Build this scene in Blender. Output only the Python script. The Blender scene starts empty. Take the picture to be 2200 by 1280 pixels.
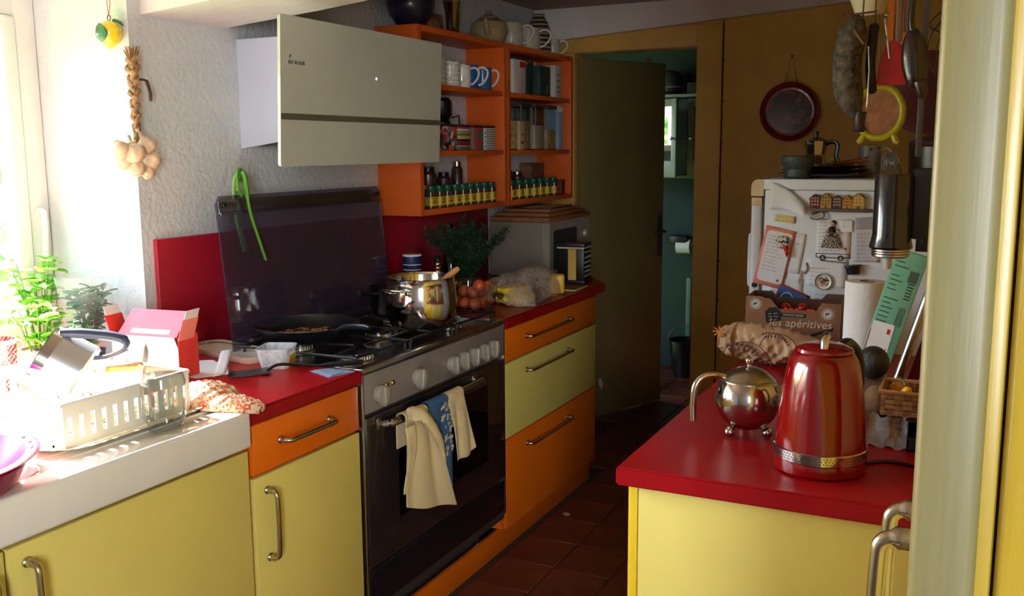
import bpy, bmesh, math, random
from mathutils import Vector, Matrix, Euler
S = bpy.context.scene
C = S.collection
PI = math.pi
rnd = random.Random(7)

# ------------------------------------------------------------ camera, sky, sun, large lights, exposure
cam_d = bpy.data.cameras.new('camera'); cam = bpy.data.objects.new('camera', cam_d); C.objects.link(cam)
cam_d.sensor_fit = 'HORIZONTAL'; cam_d.sensor_width = 36.0
cam_d.lens = 2055.0 / 2200.0 * 36.0
cam_d.clip_start = 0.02
YAW, PITCH, ROLL = 0.4575, 0.1539, -0.0068
fw = Vector((-math.sin(YAW)*math.cos(PITCH), math.cos(YAW)*math.cos(PITCH), -math.sin(PITCH)))
r0 = Vector((math.cos(YAW), math.sin(YAW), 0)); u0 = r0.cross(fw)
rr = math.cos(ROLL)*r0 + math.sin(ROLL)*u0; uu = -math.sin(ROLL)*r0 + math.cos(ROLL)*u0
cm = Matrix((rr, uu, -fw)).transposed().to_4x4(); cm.translation = (1.549, -2.173, 1.523)
cam.matrix_world = cm
S.camera = cam

S.view_settings.view_transform = 'Standard'; S.view_settings.look = 'None'
S.view_settings.gamma = 1.0; S.view_settings.use_curve_mapping = False
S.view_settings.exposure = 0.0
S.cycles.use_denoising = True
S.cycles.max_bounces = 10; S.cycles.diffuse_bounces = 5; S.cycles.glossy_bounces = 5
S.cycles.transparent_max_bounces = 16; S.cycles.transmission_bounces = 8
S.cycles.caustics_reflective = False; S.cycles.caustics_refractive = False
S.cycles.sample_clamp_indirect = 6.0

SUN_EL, SUN_DIR = math.radians(40), Vector((0.978, -0.21, 0))   # direction the light travels
w = bpy.data.worlds.new('sky'); S.world = w; w.use_nodes = True
wn = w.node_tree.nodes; wl = w.node_tree.links
sky = wn.new('ShaderNodeTexSky'); sky.sky_type = 'NISHITA'; sky.sun_disc = False
sky.sun_elevation = SUN_EL; sky.sun_rotation = math.radians(-78); sky.air_density = 1.0; sky.dust_density = 2.5
wl.new(sky.outputs[0], wn['Background'].inputs[0]); wn['Background'].inputs[1].default_value = 2.6

sl = bpy.data.lights.new('sun', 'SUN'); sl.energy = 120.0; sl.angle = math.radians(0.6); sl.color = (1.0, 0.98, 0.95)
so = bpy.data.objects.new('sun', sl); C.objects.link(so)
sd = Vector((SUN_DIR.x*math.cos(SUN_EL), SUN_DIR.y*math.cos(SUN_EL), -math.sin(SUN_EL)))
so.rotation_euler = sd.to_track_quat('-Z', 'Y').to_euler()

def area(name, loc, tgt, sx, sy, energy, col=(1, 1, 1), portal=False):
    l = bpy.data.lights.new(name, 'AREA'); l.shape = 'RECTANGLE'; l.size = sx; l.size_y = sy
    l.energy = energy; l.color = col
    if portal: l.cycles.is_portal = True
    o = bpy.data.objects.new(name, l); C.objects.link(o); o.location = loc
    o.rotation_euler = (Vector(tgt) - Vector(loc)).to_track_quat('-Z', 'Y').to_euler()
    return o
area('kitchen_window_portal', (-1.16, -1.0, 1.45), (5, -1.0, 1.45), 1.75, 1.1, 1, portal=True)
area('living_room_window_light', (2.58, -4.14, 1.58), (0.5, 0.0, 1.5), 0.56, 1.25, 82, (0.90, 0.96, 1.0))
area('toilet_window_portal', (-1.42, 3.675, 1.75), (5, 3.675, 1.75), 0.6, 0.55, 1, portal=True)

# ------------------------------------------------------------ materials
def lin(c):
    def f(v):
        v /= 255.0
        return v/12.92 if v <= 0.04045 else ((v+0.055)/1.055)**2.4
    return (f(c[0]), f(c[1]), f(c[2]), 1.0)
class NT:
    def __init__(s, name):
        s.m = bpy.data.materials.new(name); s.m.use_nodes = True; s.t = s.m.node_tree; s.n = s.t.nodes; s.l = s.t.links
        s.b = s.n['Principled BSDF']; s.out = s.n['Material Output']
    def new(s, t): return s.n.new(t)
    def link(s, a, b): s.l.new(a, b)
    def coords(s, scale=(1, 1, 1), rot=(0, 0, 0), loc=(0, 0, 0), kind='Object'):
        tc = s.new('ShaderNodeTexCoord'); mp = s.new('ShaderNodeMapping')
        mp.inputs['Scale'].default_value = scale; mp.inputs['Rotation'].default_value = rot; mp.inputs['Location'].default_value = loc
        s.link(tc.outputs[kind], mp.inputs[0]); return mp.outputs[0]
    def ramp(s, src, stops, interp='LINEAR'):
        r = s.new('ShaderNodeValToRGB'); r.color_ramp.interpolation = interp; e = r.color_ramp.elements
        e[0].position = stops[0][0]; e[0].color = lin(stops[0][1])
        e[1].position = stops[1][0]; e[1].color = lin(stops[1][1])
        for p, c in stops[2:]:
            k = e.new(p); k.color = lin(c)
        s.link(src, r.inputs[0]); return r.outputs[0]
    def noise(s, vec, scale, detail=3, rough=0.55):
        n = s.new('ShaderNodeTexNoise'); n.inputs['Scale'].default_value = scale
        n.inputs['Detail'].default_value = detail; n.inputs['Roughness'].default_value = rough
        s.link(vec, n.inputs['Vector']); return n.outputs['Fac']
    def bump(s, h, strength, dist=0.01):
        b = s.new('ShaderNodeBump'); b.inputs['Strength'].default_value = strength; b.inputs['Distance'].default_value = dist
        s.link(h, b.inputs['Height']); s.link(b.outputs[0], s.b.inputs['Normal'])
def mat(name, col, rough=0.5, metal=0.0, vary=0.06, vscale=6.0, bump=0.0, bscale=60.0, bdist=0.004, coat=0.0, spec=0.5, sub=0.0):
    t = NT(name); v = t.coords()
    n = t.noise(v, vscale)
    lo = tuple(max(0, c*(1-vary)) for c in col); hi = tuple(min(255, c*(1+vary)) for c in col)
    t.link(t.ramp(n, [(0.3, lo), (0.7, hi)]), t.b.inputs['Base Color'])
    t.b.inputs['Roughness'].default_value = rough; t.b.inputs['Metallic'].default_value = metal
    t.b.inputs['Specular IOR Level'].default_value = spec
    if coat: t.b.inputs['Coat Weight'].default_value = coat; t.b.inputs['Coat Roughness'].default_value = 0.05
    if sub: t.b.inputs['Subsurface Weight'].default_value = sub; t.b.inputs['Subsurface Scale'].default_value = 0.02
    if bump: t.bump(t.noise(v, bscale, 5), bump, bdist)
    return t.m
def wood(name, c1, c2, scale=(1, 14, 14), rough=0.5):
    t = NT(name); v = t.coords(scale); n = t.noise(v, 3.0, 5, 0.6)
    t.link(t.ramp(n, [(0.3, c1), (0.7, c2)]), t.b.inputs['Base Color']); t.b.inputs['Roughness'].default_value = rough
    t.bump(n, 0.15, 0.002); return t.m
def thin_glass(name, tint=(255, 255, 255), gloss=0.08, rough=0.0):
    t = NT(name); tr = t.new('ShaderNodeBsdfTransparent'); tr.inputs[0].default_value = lin(tint)
    g = t.new('ShaderNodeBsdfGlossy'); g.inputs['Roughness'].default_value = rough
    mx = t.new('ShaderNodeMixShader'); lw = t.new('ShaderNodeLayerWeight'); lw.inputs[0].default_value = 0.5
    pw = t.new('ShaderNodeMath'); pw.operation = 'POWER'; pw.inputs[1].default_value = 3.2; t.link(lw.outputs['Facing'], pw.inputs[0])
    ad = t.new('ShaderNodeMath'); ad.operation = 'MULTIPLY_ADD'; ad.inputs[1].default_value = 0.8; ad.inputs[2].default_value = 0.02+gloss*0.25; t.link(pw.outputs[0], ad.inputs[0])
    t.link(ad.outputs[0], mx.inputs[0]); t.link(tr.outputs[0], mx.inputs[1]); t.link(g.outputs[0], mx.inputs[2])
    t.link(mx.outputs[0], t.out.inputs[0]); return t.m
def film(name, tint, opac=0.35, rough=0.25):
    """crinkled see-through plastic"""
    t = NT(name); tr = t.new('ShaderNodeBsdfTransparent'); mx = t.new('ShaderNodeMixShader')
    t.b.inputs['Base Color'].default_value = lin(tint); t.b.inputs['Roughness'].default_value = rough
    v = t.coords(); n = t.noise(v, 40, 4); t.bump(n, 0.6, 0.01)
    r = t.new('ShaderNodeMapRange'); r.inputs['From Min'].default_value = 0.3; r.inputs['From Max'].default_value = 0.7
    r.inputs['To Min'].default_value = opac*0.6; r.inputs['To Max'].default_value = min(1, opac*1.4)
    t.link(n, r.inputs[0]); t.link(r.outputs[0], mx.inputs[0])
    t.link(tr.outputs[0], mx.inputs[1]); t.link(t.b.outputs[0], mx.inputs[2]); t.link(mx.outputs[0], t.out.inputs[0]); return t.m
def leafy(name, c1, c2, trans=0.35):
    t = NT(name); v = t.coords(); n = t.noise(v, 25, 3)
    col = t.ramp(n, [(0.3, c1), (0.7, c2)]); t.link(col, t.b.inputs['Base Color']); t.b.inputs['Roughness'].default_value = 0.45
    tl = t.new('ShaderNodeBsdfTranslucent'); t.link(col, tl.inputs[0]); mx = t.new('ShaderNodeMixShader'); mx.inputs[0].default_value = trans
    t.link(t.b.outputs[0], mx.inputs[1]); t.link(tl.outputs[0], mx.inputs[2]); t.link(mx.outputs[0], t.out.inputs[0]); return t.m
def pattern(name, kind, stops, scale=(1, 1, 1), p=10.0, rough=0.35, interp='CONSTANT', rot=(0, 0, 0), feature=None, bands='Z', dist=0.0, coat=0.0):
    t = NT(name); v = t.coords(scale, rot)
    if kind == 'voronoi':
        n = t.new('ShaderNodeTexVoronoi'); n.inputs['Scale'].default_value = p
        if feature: n.feature = feature
        out = n.outputs['Distance']
        if feature is None: 
            sp = t.new('ShaderNodeSeparateColor'); t.link(n.outputs['Color'], sp.inputs[0]); out = sp.outputs[0]
    elif kind == 'wave':
        n = t.new('ShaderNodeTexWave'); n.inputs['Scale'].default_value = p; n.bands_direction = bands
        n.inputs['Distortion'].default_value = dist; n.inputs['Detail Scale'].default_value = 3.0; out = n.outputs['Fac']
    elif kind == 'magic':
        n = t.new('ShaderNodeTexMagic'); n.inputs['Scale'].default_value = p; n.turbulence_depth = 3; n.inputs['Distortion'].default_value = 1.6; out = n.outputs['Fac']
    elif kind == 'checker':
        n = t.new('ShaderNodeTexChecker'); n.inputs['Scale'].default_value = p; out = n.outputs['Fac']
    elif kind == 'gradz':
        n = t.new('ShaderNodeSeparateXYZ'); t.link(v, n.inputs[0]); out = n.outputs['XYZ'.index(bands)]
    else:
        out = t.noise(v, p, 4); n = None
    if n is not None and kind != 'gradz': t.link(v, n.inputs['Vector'])
    t.link(t.ramp(out, stops, interp), t.b.inputs['Base Color']); t.b.inputs['Roughness'].default_value = rough
    if coat: t.b.inputs['Coat Weight'].default_value = coat
    return t.m
def glow(name, col, strength):
    t = NT(name); t.b.inputs['Base Color'].default_value = lin(col); t.b.inputs['Emission Color'].default_value = lin(col)
    t.b.inputs['Emission Strength'].default_value = strength; return t.m

# ------------------------------------------------------------ mesh helpers
def bm_(): return bmesh.new()
def bx(bm, x0, x1, y0, y1, z0, z1, bev=0.0, seg=2, M=None):
    r = bmesh.ops.create_cube(bm, size=1.0); vs = r['verts']
    for v in vs:
        v.co = Vector(((x0+x1)/2 + v.co.x*(x1-x0), (y0+y1)/2 + v.co.y*(y1-y0), (z0+z1)/2 + v.co.z*(z1-z0)))
    if M is not None:
        for v in vs: v.co = M @ v.co
    if bev:
        es = list({e for v in vs for e in v.link_edges})
        bmesh.ops.bevel(bm, geom=es, offset=bev, segments=seg, affect='EDGES', profile=0.5)
    return bm
def lathe(bm, prof, n=28, c=(0, 0, 0), M=None, a0=0.0, a1=2*PI):
    """revolve (r, z) profile round the Z axis through c"""
    full = abs(a1-a0-2*PI) < 1e-6; rings = []
    k = n if full else n+1
    for r, z in prof:
        if r < 1e-6: rings.append([bm.verts.new((c[0], c[1], c[2]+z))])
        else: rings.append([bm.verts.new((c[0]+r*math.cos(a0+(a1-a0)*i/n), c[1]+r*math.sin(a0+(a1-a0)*i/n), c[2]+z)) for i in range(k)])
    for a, b in zip(rings[:-1], rings[1:]):
        m = n if full else n
        for i in range(m):
            j = (i+1) % k
            if len(a) == 1 and len(b) == 1: continue
            if len(a) == 1: bm.faces.new((a[0], b[i], b[j]))
            elif len(b) == 1: bm.faces.new((a[i], b[0], a[j]))
            else: bm.faces.new((a[i], b[i], b[j], a[j]))
    if M is not None:
        for g in rings:
            for v in g: v.co = M @ v.co
    return bm
def tube(bm, pts, r, n=10, closed=False, caps=True, flat=1.0):
    P = [Vector(p) for p in pts]; m = len(P)
    R = r if isinstance(r, (list, tuple)) else [r]*m
    up = None; rings = []
    for i in range(m):
        a = P[(i-1) % m] if (closed or i > 0) else P[i]; b = P[(i+1) % m] if (closed or i < m-1) else P[i]
        t = (b-a).normalized()
        if up is None:
            up = t.orthogonal().normalized()
        up = (up - t*up.dot(t)); up = up.normalized() if up.length > 1e-6 else t.orthogonal().normalized()
        s = t.cross(up)
        rings.append([bm.verts.new(P[i] + (up*math.cos(2*PI*k/n)*flat + s*math.sin(2*PI*k/n))*R[i]) for k in range(n)])
    seq = list(zip(rings[:-1], rings[1:])) + ([(rings[-1], rings[0])] if closed else [])
    for a, b in seq:
        for k in range(n): bm.faces.new((a[k], a[(k+1) % n], b[(k+1) % n], b[k]))
    if caps and not closed:
        bm.faces.new(list(reversed(rings[0]))); bm.faces.new(rings[-1])
    return bm
def smoothpts(pts, sub=6, closed=False):
    P = [Vector(p) for p in pts]; n = len(P); out = []
    for i in range(n if closed else n-1):
        g = lambda k: P[k % n] if closed else P[max(0, min(n-1, k))]
        p0, p1, p2, p3 = g(i-1), g(i), g(i+1), g(i+2)
        for s in range(sub):
            t = s/sub
            out.append(0.5*((2*p1)+(-p0+p2)*t+(2*p0-5*p1+4*p2-p3)*t*t+(-p0+3*p1-3*p2+p3)*t**3))
    if not closed: out.append(P[-1])
    return out
def prism(bm, poly, t, M=None):
    """poly in local XY, extruded by t along local Z, then M"""
    a = [bm.verts.new((x, y, 0)) for x, y in poly]; b = [bm.verts.new((x, y, t)) for x, y in poly]; n = len(poly)
    bm.faces.new(list(reversed(a))); bm.faces.new(b)
    for i in range(n): bm.faces.new((a[i], a[(i+1) % n], b[(i+1) % n], b[i]))
    if M is not None:
        for v in a+b: v.co = M @ v.co
    return bm
def grid(bm, f, nu, nv):
    g = [[bm.verts.new(f(i/nu, j/nv)) for j in range(nv+1)] for i in range(nu+1)]
    for i in range(nu):
        for j in range(nv): bm.faces.new((g[i][j], g[i+1][j], g[i+1][j+1], g[i][j+1]))
    return bm
def ball(bm, c, r, sx=1, sy=1, sz=1, n=16, M=None):
    prof = [(r*math.sin(PI*i/(n//2+2)), -r*math.cos(PI*i/(n//2+2))) for i in range(n//2+3)]
    k = len(bm.verts); lathe(bm, prof, n); bm.verts.ensure_lookup_table()
    for v in bm.verts[k:]:
        p = Vector((v.co.x*sx, v.co.y*sy, v.co.z*sz))
        if M is not None: p = M @ p
        v.co = p + Vector(c)
    return bm
def rounded(w, h, r, n=5):
    out = []
    for cx, cy, a in ((w/2-r, h/2-r, 0), (-w/2+r, h/2-r, PI/2), (-w/2+r, -h/2+r, PI), (w/2-r, -h/2+r, 1.5*PI)):
        for i in range(n+1): out.append((cx+r*math.cos(a+PI/2*i/n), cy+r*math.sin(a+PI/2*i/n)))
    return out
def fr(x, y, z): 
    """matrix whose columns are the local x, y, z axes"""
    return Matrix((x, y, z)).transposed().to_4x4()
def T(x, y, z): return Matrix.Translation((x, y, z))
def RZ(a): return Matrix.Rotation(a, 4, 'Z')
def RX(a): return Matrix.Rotation(a, 4, 'X')
def RY(a): return Matrix.Rotation(a, 4, 'Y')
FX = fr((0, 1, 0), (0, 0, 1), (1, 0, 0))      # drawing plane facing +X: x->Y, y->Z, depth->+X
FYm = fr((1, 0, 0), (0, 0, 1), (0, -1, 0))    # drawing plane facing -Y: x->X, y->Z, depth->-Y

def obj(name, bm, m, parent=None, loc=None, solid=0.0, sub=0, ang=38, fix=True):
    if fix: bmesh.ops.recalc_face_normals(bm, faces=bm.faces[:])
    me = bpy.data.meshes.new(name); bm.to_mesh(me); bm.free()
    me.polygons.foreach_set('use_smooth', [True]*len(me.polygons))
    me.set_sharp_from_angle(angle=math.radians(ang))
    me.materials.append(m)
    o = bpy.data.objects.new(name, me); C.objects.link(o)
    if parent: o.parent = parent
    if loc: o.location = loc
    if solid:
        k = o.modifiers.new('thickness', 'SOLIDIFY'); k.thickness = solid; k.offset = 0
    if sub:
        k = o.modifiers.new('smooth', 'SUBSURF'); k.levels = sub; k.render_levels = sub
    return o
def tag(o, label=None, cat=None, group=None, kind=None):
    if label: o['label'] = label
    if cat: o['category'] = cat
    if group: o['group'] = group
    if kind: o['kind'] = kind
    return o
def thing(name, label, cat, loc=(0, 0, 0), rz=0.0, group=None):
    o = bpy.data.objects.new(name, None); C.objects.link(o); o.empty_display_size = 0.05
    o.location = loc; o.rotation_euler = (0, 0, rz)
    return tag(o, label, cat, group)
def struct(name, bm, m, parent=None, **k):
    o = obj(name, bm, m, parent, **k)
    if not parent: o['kind'] = 'structure'
    return o
def dup(root, loc, rz=None, label=None, group=None):
    r = root.copy(); C.objects.link(r); r.location = loc
    if rz is not None: r.rotation_euler = (0, 0, rz)
    if label: r['label'] = label
    if group: r['group'] = group
    for ch in list(root.children):
        c = ch.copy(); C.objects.link(c); c.parent = r
        for g in list(ch.children):
            d = g.copy(); C.objects.link(d); d.parent = c
    return r
def piece(src, parent, M, name=None):
    """another copy of one part (shares the mesh)"""
    o = src.copy(); C.objects.link(o); o.parent = parent; o.matrix_local = M
    return o
def text(name, body, size, m, parent, M, depth=0.0004, align='CENTER', shear=0.0):
    cu = bpy.data.curves.new(name, 'FONT'); cu.body = body; cu.size = size; cu.extrude = depth; cu.align_x = align; cu.align_y = 'CENTER'; cu.shear = shear
    cu.resolution_u = 3
    o = bpy.data.objects.new(name, cu); C.objects.link(o)
    dg = bpy.context.evaluated_depsgraph_get(); me = bpy.data.meshes.new_from_object(o.evaluated_get(dg))
    bpy.data.objects.remove(o); bpy.data.curves.remove(cu)
    me.name = name; me.materials.clear(); me.materials.append(m)
    q = bpy.data.objects.new(name, me); C.objects.link(q); q.parent = parent; q.matrix_local = M
    return q
def scribble(bm, x0, x1, y, h=0.0012, z=0.0006, seed=0, M=None, amp=0.0012, thick=0.0006):
    """one line of handwriting-like strokes in a local XY plane"""
    r = random.Random(seed); x = x0
    while x < x1:
        wl_ = r.uniform(0.006, 0.016); e = min(x1, x+wl_)
        pts = []; k = max(2, int((e-x)/0.0016))
        for i in range(k+1): pts.append(Vector((x+(e-x)*i/k, y+r.uniform(-amp, amp), z)))
        for a, b in zip(pts[:-1], pts[1:]):
            vs = [bm.verts.new(p) for p in (a+Vector((0, -thick, 0)), b+Vector((0, -thick, 0)), b+Vector((0, thick, 0)), a+Vector((0, thick, 0)))]
            if M is not None:
                for v in vs: v.co = M @ v.co
            bm.faces.new(vs)
        x = e + r.uniform(0.003, 0.006)
    return bm
# ------------------------------------------------------------ shared materials
M = {}
M['plaster'] = mat('rough white plaster', (208, 209, 210), 0.85, vary=0.03, vscale=3, bump=0.9, bscale=55, bdist=0.006)
M['white_paint'] = mat('white gloss paint', (232, 230, 224), 0.35, vary=0.02)
M['ceiling'] = mat('taupe ceiling paint', (165, 148, 138), 0.8, vary=0.04, bump=0.3, bscale=30)
M['beam'] = mat('white beam plaster', (224, 220, 214), 0.8, vary=0.03, bump=0.4, bscale=25)
M['ochre'] = mat('ochre wall paint', (208, 164, 78), 0.55, vary=0.05, vscale=4, bump=0.25, bscale=20)
M['ochre_dark'] = mat('dark seam', (60, 42, 20), 0.8)
M['olive'] = mat('olive door paint', (120, 106, 62), 0.5, vary=0.05, vscale=3)
M['teal'] = mat('teal wall paint', (34, 58, 54), 0.7, vary=0.05, vscale=3)
M['pale_green'] = mat('pale green cupboard paint', (120, 140, 115), 0.45)
M['jamb'] = wood('yellow brushed frame paint', (124, 115, 74), (138, 128, 85), (30, 30, 1.2), 0.4)
M['jamb2'] = wood('deeper yellow frame paint', (176, 146, 40), (190, 160, 52), (30, 30, 1.2), 0.3)
M['yellow'] = mat('yellow cabinet laminate', (221, 203, 108), 0.42, vary=0.02, vscale=2)
M['yellow_edge'] = mat('bright yellow edge', (226, 190, 30), 0.4, vary=0.03)
M['orange'] = mat('orange cabinet laminate', (226, 108, 14), 0.36, vary=0.03, vscale=2)
M['orange_shelf'] = mat('orange shelf laminate', (214, 96, 30), 0.4, vary=0.04, vscale=3)
M['red_top'] = mat('red worktop laminate', (146, 6, 16), 0.36, vary=0.04, vscale=5, bump=0.03, bscale=400, bdist=0.001, spec=0.3)
M['steel'] = mat('brushed steel', (176, 170, 160), 0.26, 1.0, vary=0.04, vscale=20)
M['chrome'] = mat('polished steel', (205, 200, 192), 0.09, 1.0, vary=0.03)
M['dark_steel'] = mat('dark steel', (84, 78, 76), 0.36, 0.6, vary=0.05, vscale=12)
M['panel_steel'] = mat('grey cooker panel', (142, 131, 128), 0.36, 0.2, vary=0.05, vscale=12)
M['black_enamel'] = mat('black enamel', (24, 21, 24), 0.16, vary=0.1)
M['black_glass'] = mat('black oven glass', (38, 31, 31), 0.08, vary=0.1, coat=0.5)
M['black_plastic'] = mat('black plastic', (18, 18, 20), 0.35, vary=0.1)
M['black_iron'] = mat('black iron', (20, 20, 22), 0.5, vary=0.2, bump=0.2)
M['handle'] = mat('satin nickel handle', (188, 176, 150), 0.25, 1.0, vary=0.04)
M['knob'] = mat('pale grey knob', (190, 184, 172), 0.35, 0.3, vary=0.04)
M['smoked'] = thin_glass('smoked glass', (200, 196, 206), 0.10)
_n = M['smoked'].node_tree; _o = _n.nodes['Material Output']; _s = _o.inputs[0].links[0].from_socket
_d = _n.nodes.new('ShaderNodeBsdfDiffuse'); _d.inputs[0].default_value = lin((110, 104, 132)); _x = _n.nodes.new('ShaderNodeMixShader'); _x.inputs[0].default_value = 0.13  # bluish diffuse share painted in for the reflections the lid lacks
_n.links.new(_s, _x.inputs[1]); _n.links.new(_d.outputs[0], _x.inputs[2]); _n.links.new(_x.outputs[0], _o.inputs[0])
M['pane'] = thin_glass('window pane', (250, 253, 255), 0.05)
M['clear'] = thin_glass('clear glass', (244, 248, 246), 0.16)
M['white_ceramic'] = mat('white ceramic', (238, 234, 224), 0.14, vary=0.015, coat=0.4)
M['tile'] = mat('terracotta tile', (104, 50, 34), 0.42, vary=0.22, vscale=5, bump=0.25, bscale=25)
M['grout'] = mat('grout', (78, 50, 38), 0.9, vary=0.1)
M['ink'] = mat('black ink', (24, 22, 24), 0.7)
M['red_ink'] = mat('red ink', (190, 24, 30), 0.6)
M['paper'] = mat('white paper', (232, 236, 242), 0.8, vary=0.02)
M['hood_glass'] = mat('white glass', (192, 195, 182), 0.12, vary=0.01, coat=0.3)
M['hood_body'] = mat('white enamel', (196, 206, 224), 0.35, vary=0.01)
M['mirror'] = mat('mirror glass', (240, 245, 245), 0.02, 1.0, vary=0.0)

XW, YB = -0.65, 2.66

# ------------------------------------------------------------ room shell
b = bm_(); bx(b, -1.1, 2.9, -4.3, 4.4, -0.10, -0.007); floor = struct('floor', b, M['grout'])
tb = bm_(); bx(tb, 0, 0.213, 0, 0.221, -0.007, 0.0, 0.0025, 1)
t0 = obj('tile', tb, M['tile'], floor); first = True
for i in range(-1, 5):
    for j in range(-8, 9):
        x, y = -0.006+i*0.217, 0.885+j*0.225
        if i < 0 and y < 1.8: continue
        mtx = T(x+rnd.uniform(-.001, .001), y, rnd.uniform(-.0015, .0012)) @ RZ(rnd.uniform(-.004, .004))
        if first: t0.matrix_local = mtx; first = False
        else: piece(t0, floor, mtx)
for i in range(-2, 3):
    for j in range(0, 7): piece(t0, floor, T(-0.006+i*0.217, 2.78+j*0.225, rnd.uniform(-.0015, .0012)))

b = bm_()
bx(b, -1.1, XW, -4.3, -1.9, 0, 2.3); bx(b, -1.1, XW, -1.9, -0.15, 0, 0.895); bx(b, -1.1, XW, -1.9, -0.15, 2.0, 2.3)
bx(b, -1.1, XW, -0.15, YB+0.1, 0, 2.3)
struct('wall_left', b, M['plaster'])
b = bm_(); bx(b, -1.1, 3.0, -4.3, YB+0.1, 2.25, 2.35); struct('ceiling', b, M['ceiling'])
b = bm_(); bx(b, 1.62, 1.75, -0.55, YB, 0, 2.25); struct('wall_right', b, M['ochre'])
b = bm_(); bx(b, 2.9, 3.0, -4.2, -0.5, 0, 2.25); struct('wall_living_side', b, M['plaster'])
b = bm_()
bx(b, -1.1, 2.18, -4.3, -4.2, 0, 2.25); bx(b, 2.87, 3.0, -4.3, -4.2, 0, 2.25); bx(b, 2.18, 2.87, -4.3, -4.2, 0, 0.94); bx(b, 2.18, 2.87, -4.3, -4.2, 2.22, 2.25)

struct('wall_rear', b, M['plaster'])
b = bm_(); bx(b, 1.75, 2.9, -0.55, -0.45, 0, 2.25); struct('wall_partition', b, M['plaster'])
# back wall with the doorway
b = bm_()
bx(b, XW, -0.45, YB, YB+0.1, 0, 2.25); bx(b, 0.216, 1.75, YB, YB+0.1, 0, 2.25); bx(b, -0.45, 0.216, YB, YB+0.1, 2.025, 2.25)
struct('wall_back', b, M['ochre'])
b = bm_(); bx(b, 0.216, 0.344, YB-0.016, YB, 0, 2.13, 0.003); struct('trim_1', b, M['ochre'])
b = bm_(); bx(b, -0.62, 0.2155, YB-0.016, YB, 2.027, 2.13, 0.003); struct('trim_2', b, M['ochre'])
b = bm_(); bx(b, 0.352, 1.62, YB-0.014, YB, 0, 2.2, 0.003); struct('trim_3', b, M['ochre'])
b = bm_(); bx(b, 0.344, 0.352, YB-0.005, YB-0.001, 0, 2.2)
for k in range(9): bx(b, 0.351, 0.3575, YB-0.0152, YB-0.012, 0.35+k*0.2, 0.358+k*0.2)
struct('trim_4', b, M['ochre_dark'])
zb = lambda x: 2.096+0.0637*(x+0.435)
b = bm_(); prism(b, [(XW, zb(XW)), (1.62, zb(1.62)), (1.62, 2.25), (XW, 2.25)], 0.07, T(0, YB-0.001, 0) @ FYm); struct('trim_5', b, M['beam'])
# low beam reaching out over the hood
b = bm_(); prism(b, [(XW, 1.912), (-0.3, 1.94), (1.62, 2.12), (1.62, 2.25), (XW, 2.25)], 0.35, T(0, 0.25, 0) @ FYm); struct('trim_6', b, M['beam'])
# toilet room
b = bm_(); bx(b, -1.4, 1.4, 4.3, 4.4, 0, 2.4); struct('wall_toilet_back', b, M['teal'])
b = bm_(); bx(b, -1.4, -1.3, YB+0.1, 3.4, 0, 2.4); bx(b, -1.4, -1.3, 3.95, 4.3, 0, 2.4); bx(b, -1.4, -1.3, 3.4, 3.95, 0, 1.5); bx(b, -1.4, -1.3, 3.4, 3.95, 2.0, 2.4)
struct('wall_toilet_left', b, M['teal'])
b = bm_(); bx(b, 1.3, 1.4, YB+0.1, 4.3, 0, 2.4); struct('wall_toilet_right', b, M['teal'])
b = bm_(); bx(b, -1.4, 1.4, YB+0.1, 4.4, 2.4, 2.5); bx(b, -1.4, 1.4, YB+0.02, YB+0.1, 2.25, 2.5); struct('ceiling_toilet', b, M['teal'])
b = bm_(); bx(b, -1.4, 1.4, 4.0, 4.4, -0.02, -0.0065); struct('floor_toilet', b, M['grout'])

# door standing open into the toilet room
d = bpy.data.objects.new('door_1', None); C.objects.link(d); d.location = (-0.437, 2.69, 0.012); d.rotation_euler = (0, 0, math.radians(67)); d['kind'] = 'structure'
b = bm_(); bx(b, 0, 0.687, -0.02, 0.02, 0, 1.995, 0.003); obj('door_leaf', b, M['olive'], d)
b = bm_(); bx(b, 0.635, 0.672, -0.026, -0.0195, 0.88, 1.12, 0.003); pl = obj('handle_plate', b, M['dark_steel'], d)
b = bm_(); tube(b, smoothpts([(0.653, -0.025, 1.03), (0.653, -0.062, 1.03), (0.645, -0.07, 1.03), (0.56, -0.066, 1.028)], 4), 0.008, 8); obj('handle', b, M['chrome'], d)
b = bm_(); tube(b, [(0.56, 0.0, 1.985), (0.56, 0.0, 2.02)], 0.01, 8); obj('hook', b, M['chrome'], d)

# kitchen window
wd = bpy.data.objects.new('window_1', None); C.objects.link(wd); wd['kind'] = 'structure'; wd.location = (-1.05, -1.0, 0.9)
b = bm_()
bx(b, -0.05, 0.02, 0.78, 0.848, 0.02, 1.1, 0.005); bx(b, -0.05, 0.02, -0.9, -0.82, 0.02, 1.1, 0.005)
bx(b, -0.047, 0.017, -0.83, 0.79, 1.021, 1.099, 0.004); bx(b, -0.047, 0.017, -0.83, 0.79, 0.022, 0.06, 0.004)
obj('frame', b, M['white_paint'], wd)
for y0, y1 in ((-0.815, -0.015), (-0.01, 0.775)):
    b = bm_()
    bx(b, -0.03, 0.03, y0, y0+0.045, 0.065, 1.015, 0.006); bx(b, -0.03, 0.03, y1-0.045, y1, 0.065, 1.015, 0.006)
    bx(b, -0.027, 0.027, y0+.035, y1-.035, 0.066, 0.11, 0.005); bx(b, -0.027, 0.027, y0+.035, y1-.035, 0.975, 1.014, 0.005)
    s_ = obj('sash', b, M['white_paint'], wd)
    b = bm_(); bx(b, -0.004, 0.0, y0+0.045, y1-0.045, 0.11, 0.975); obj('pane', b, M['pane'], s_)
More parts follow.
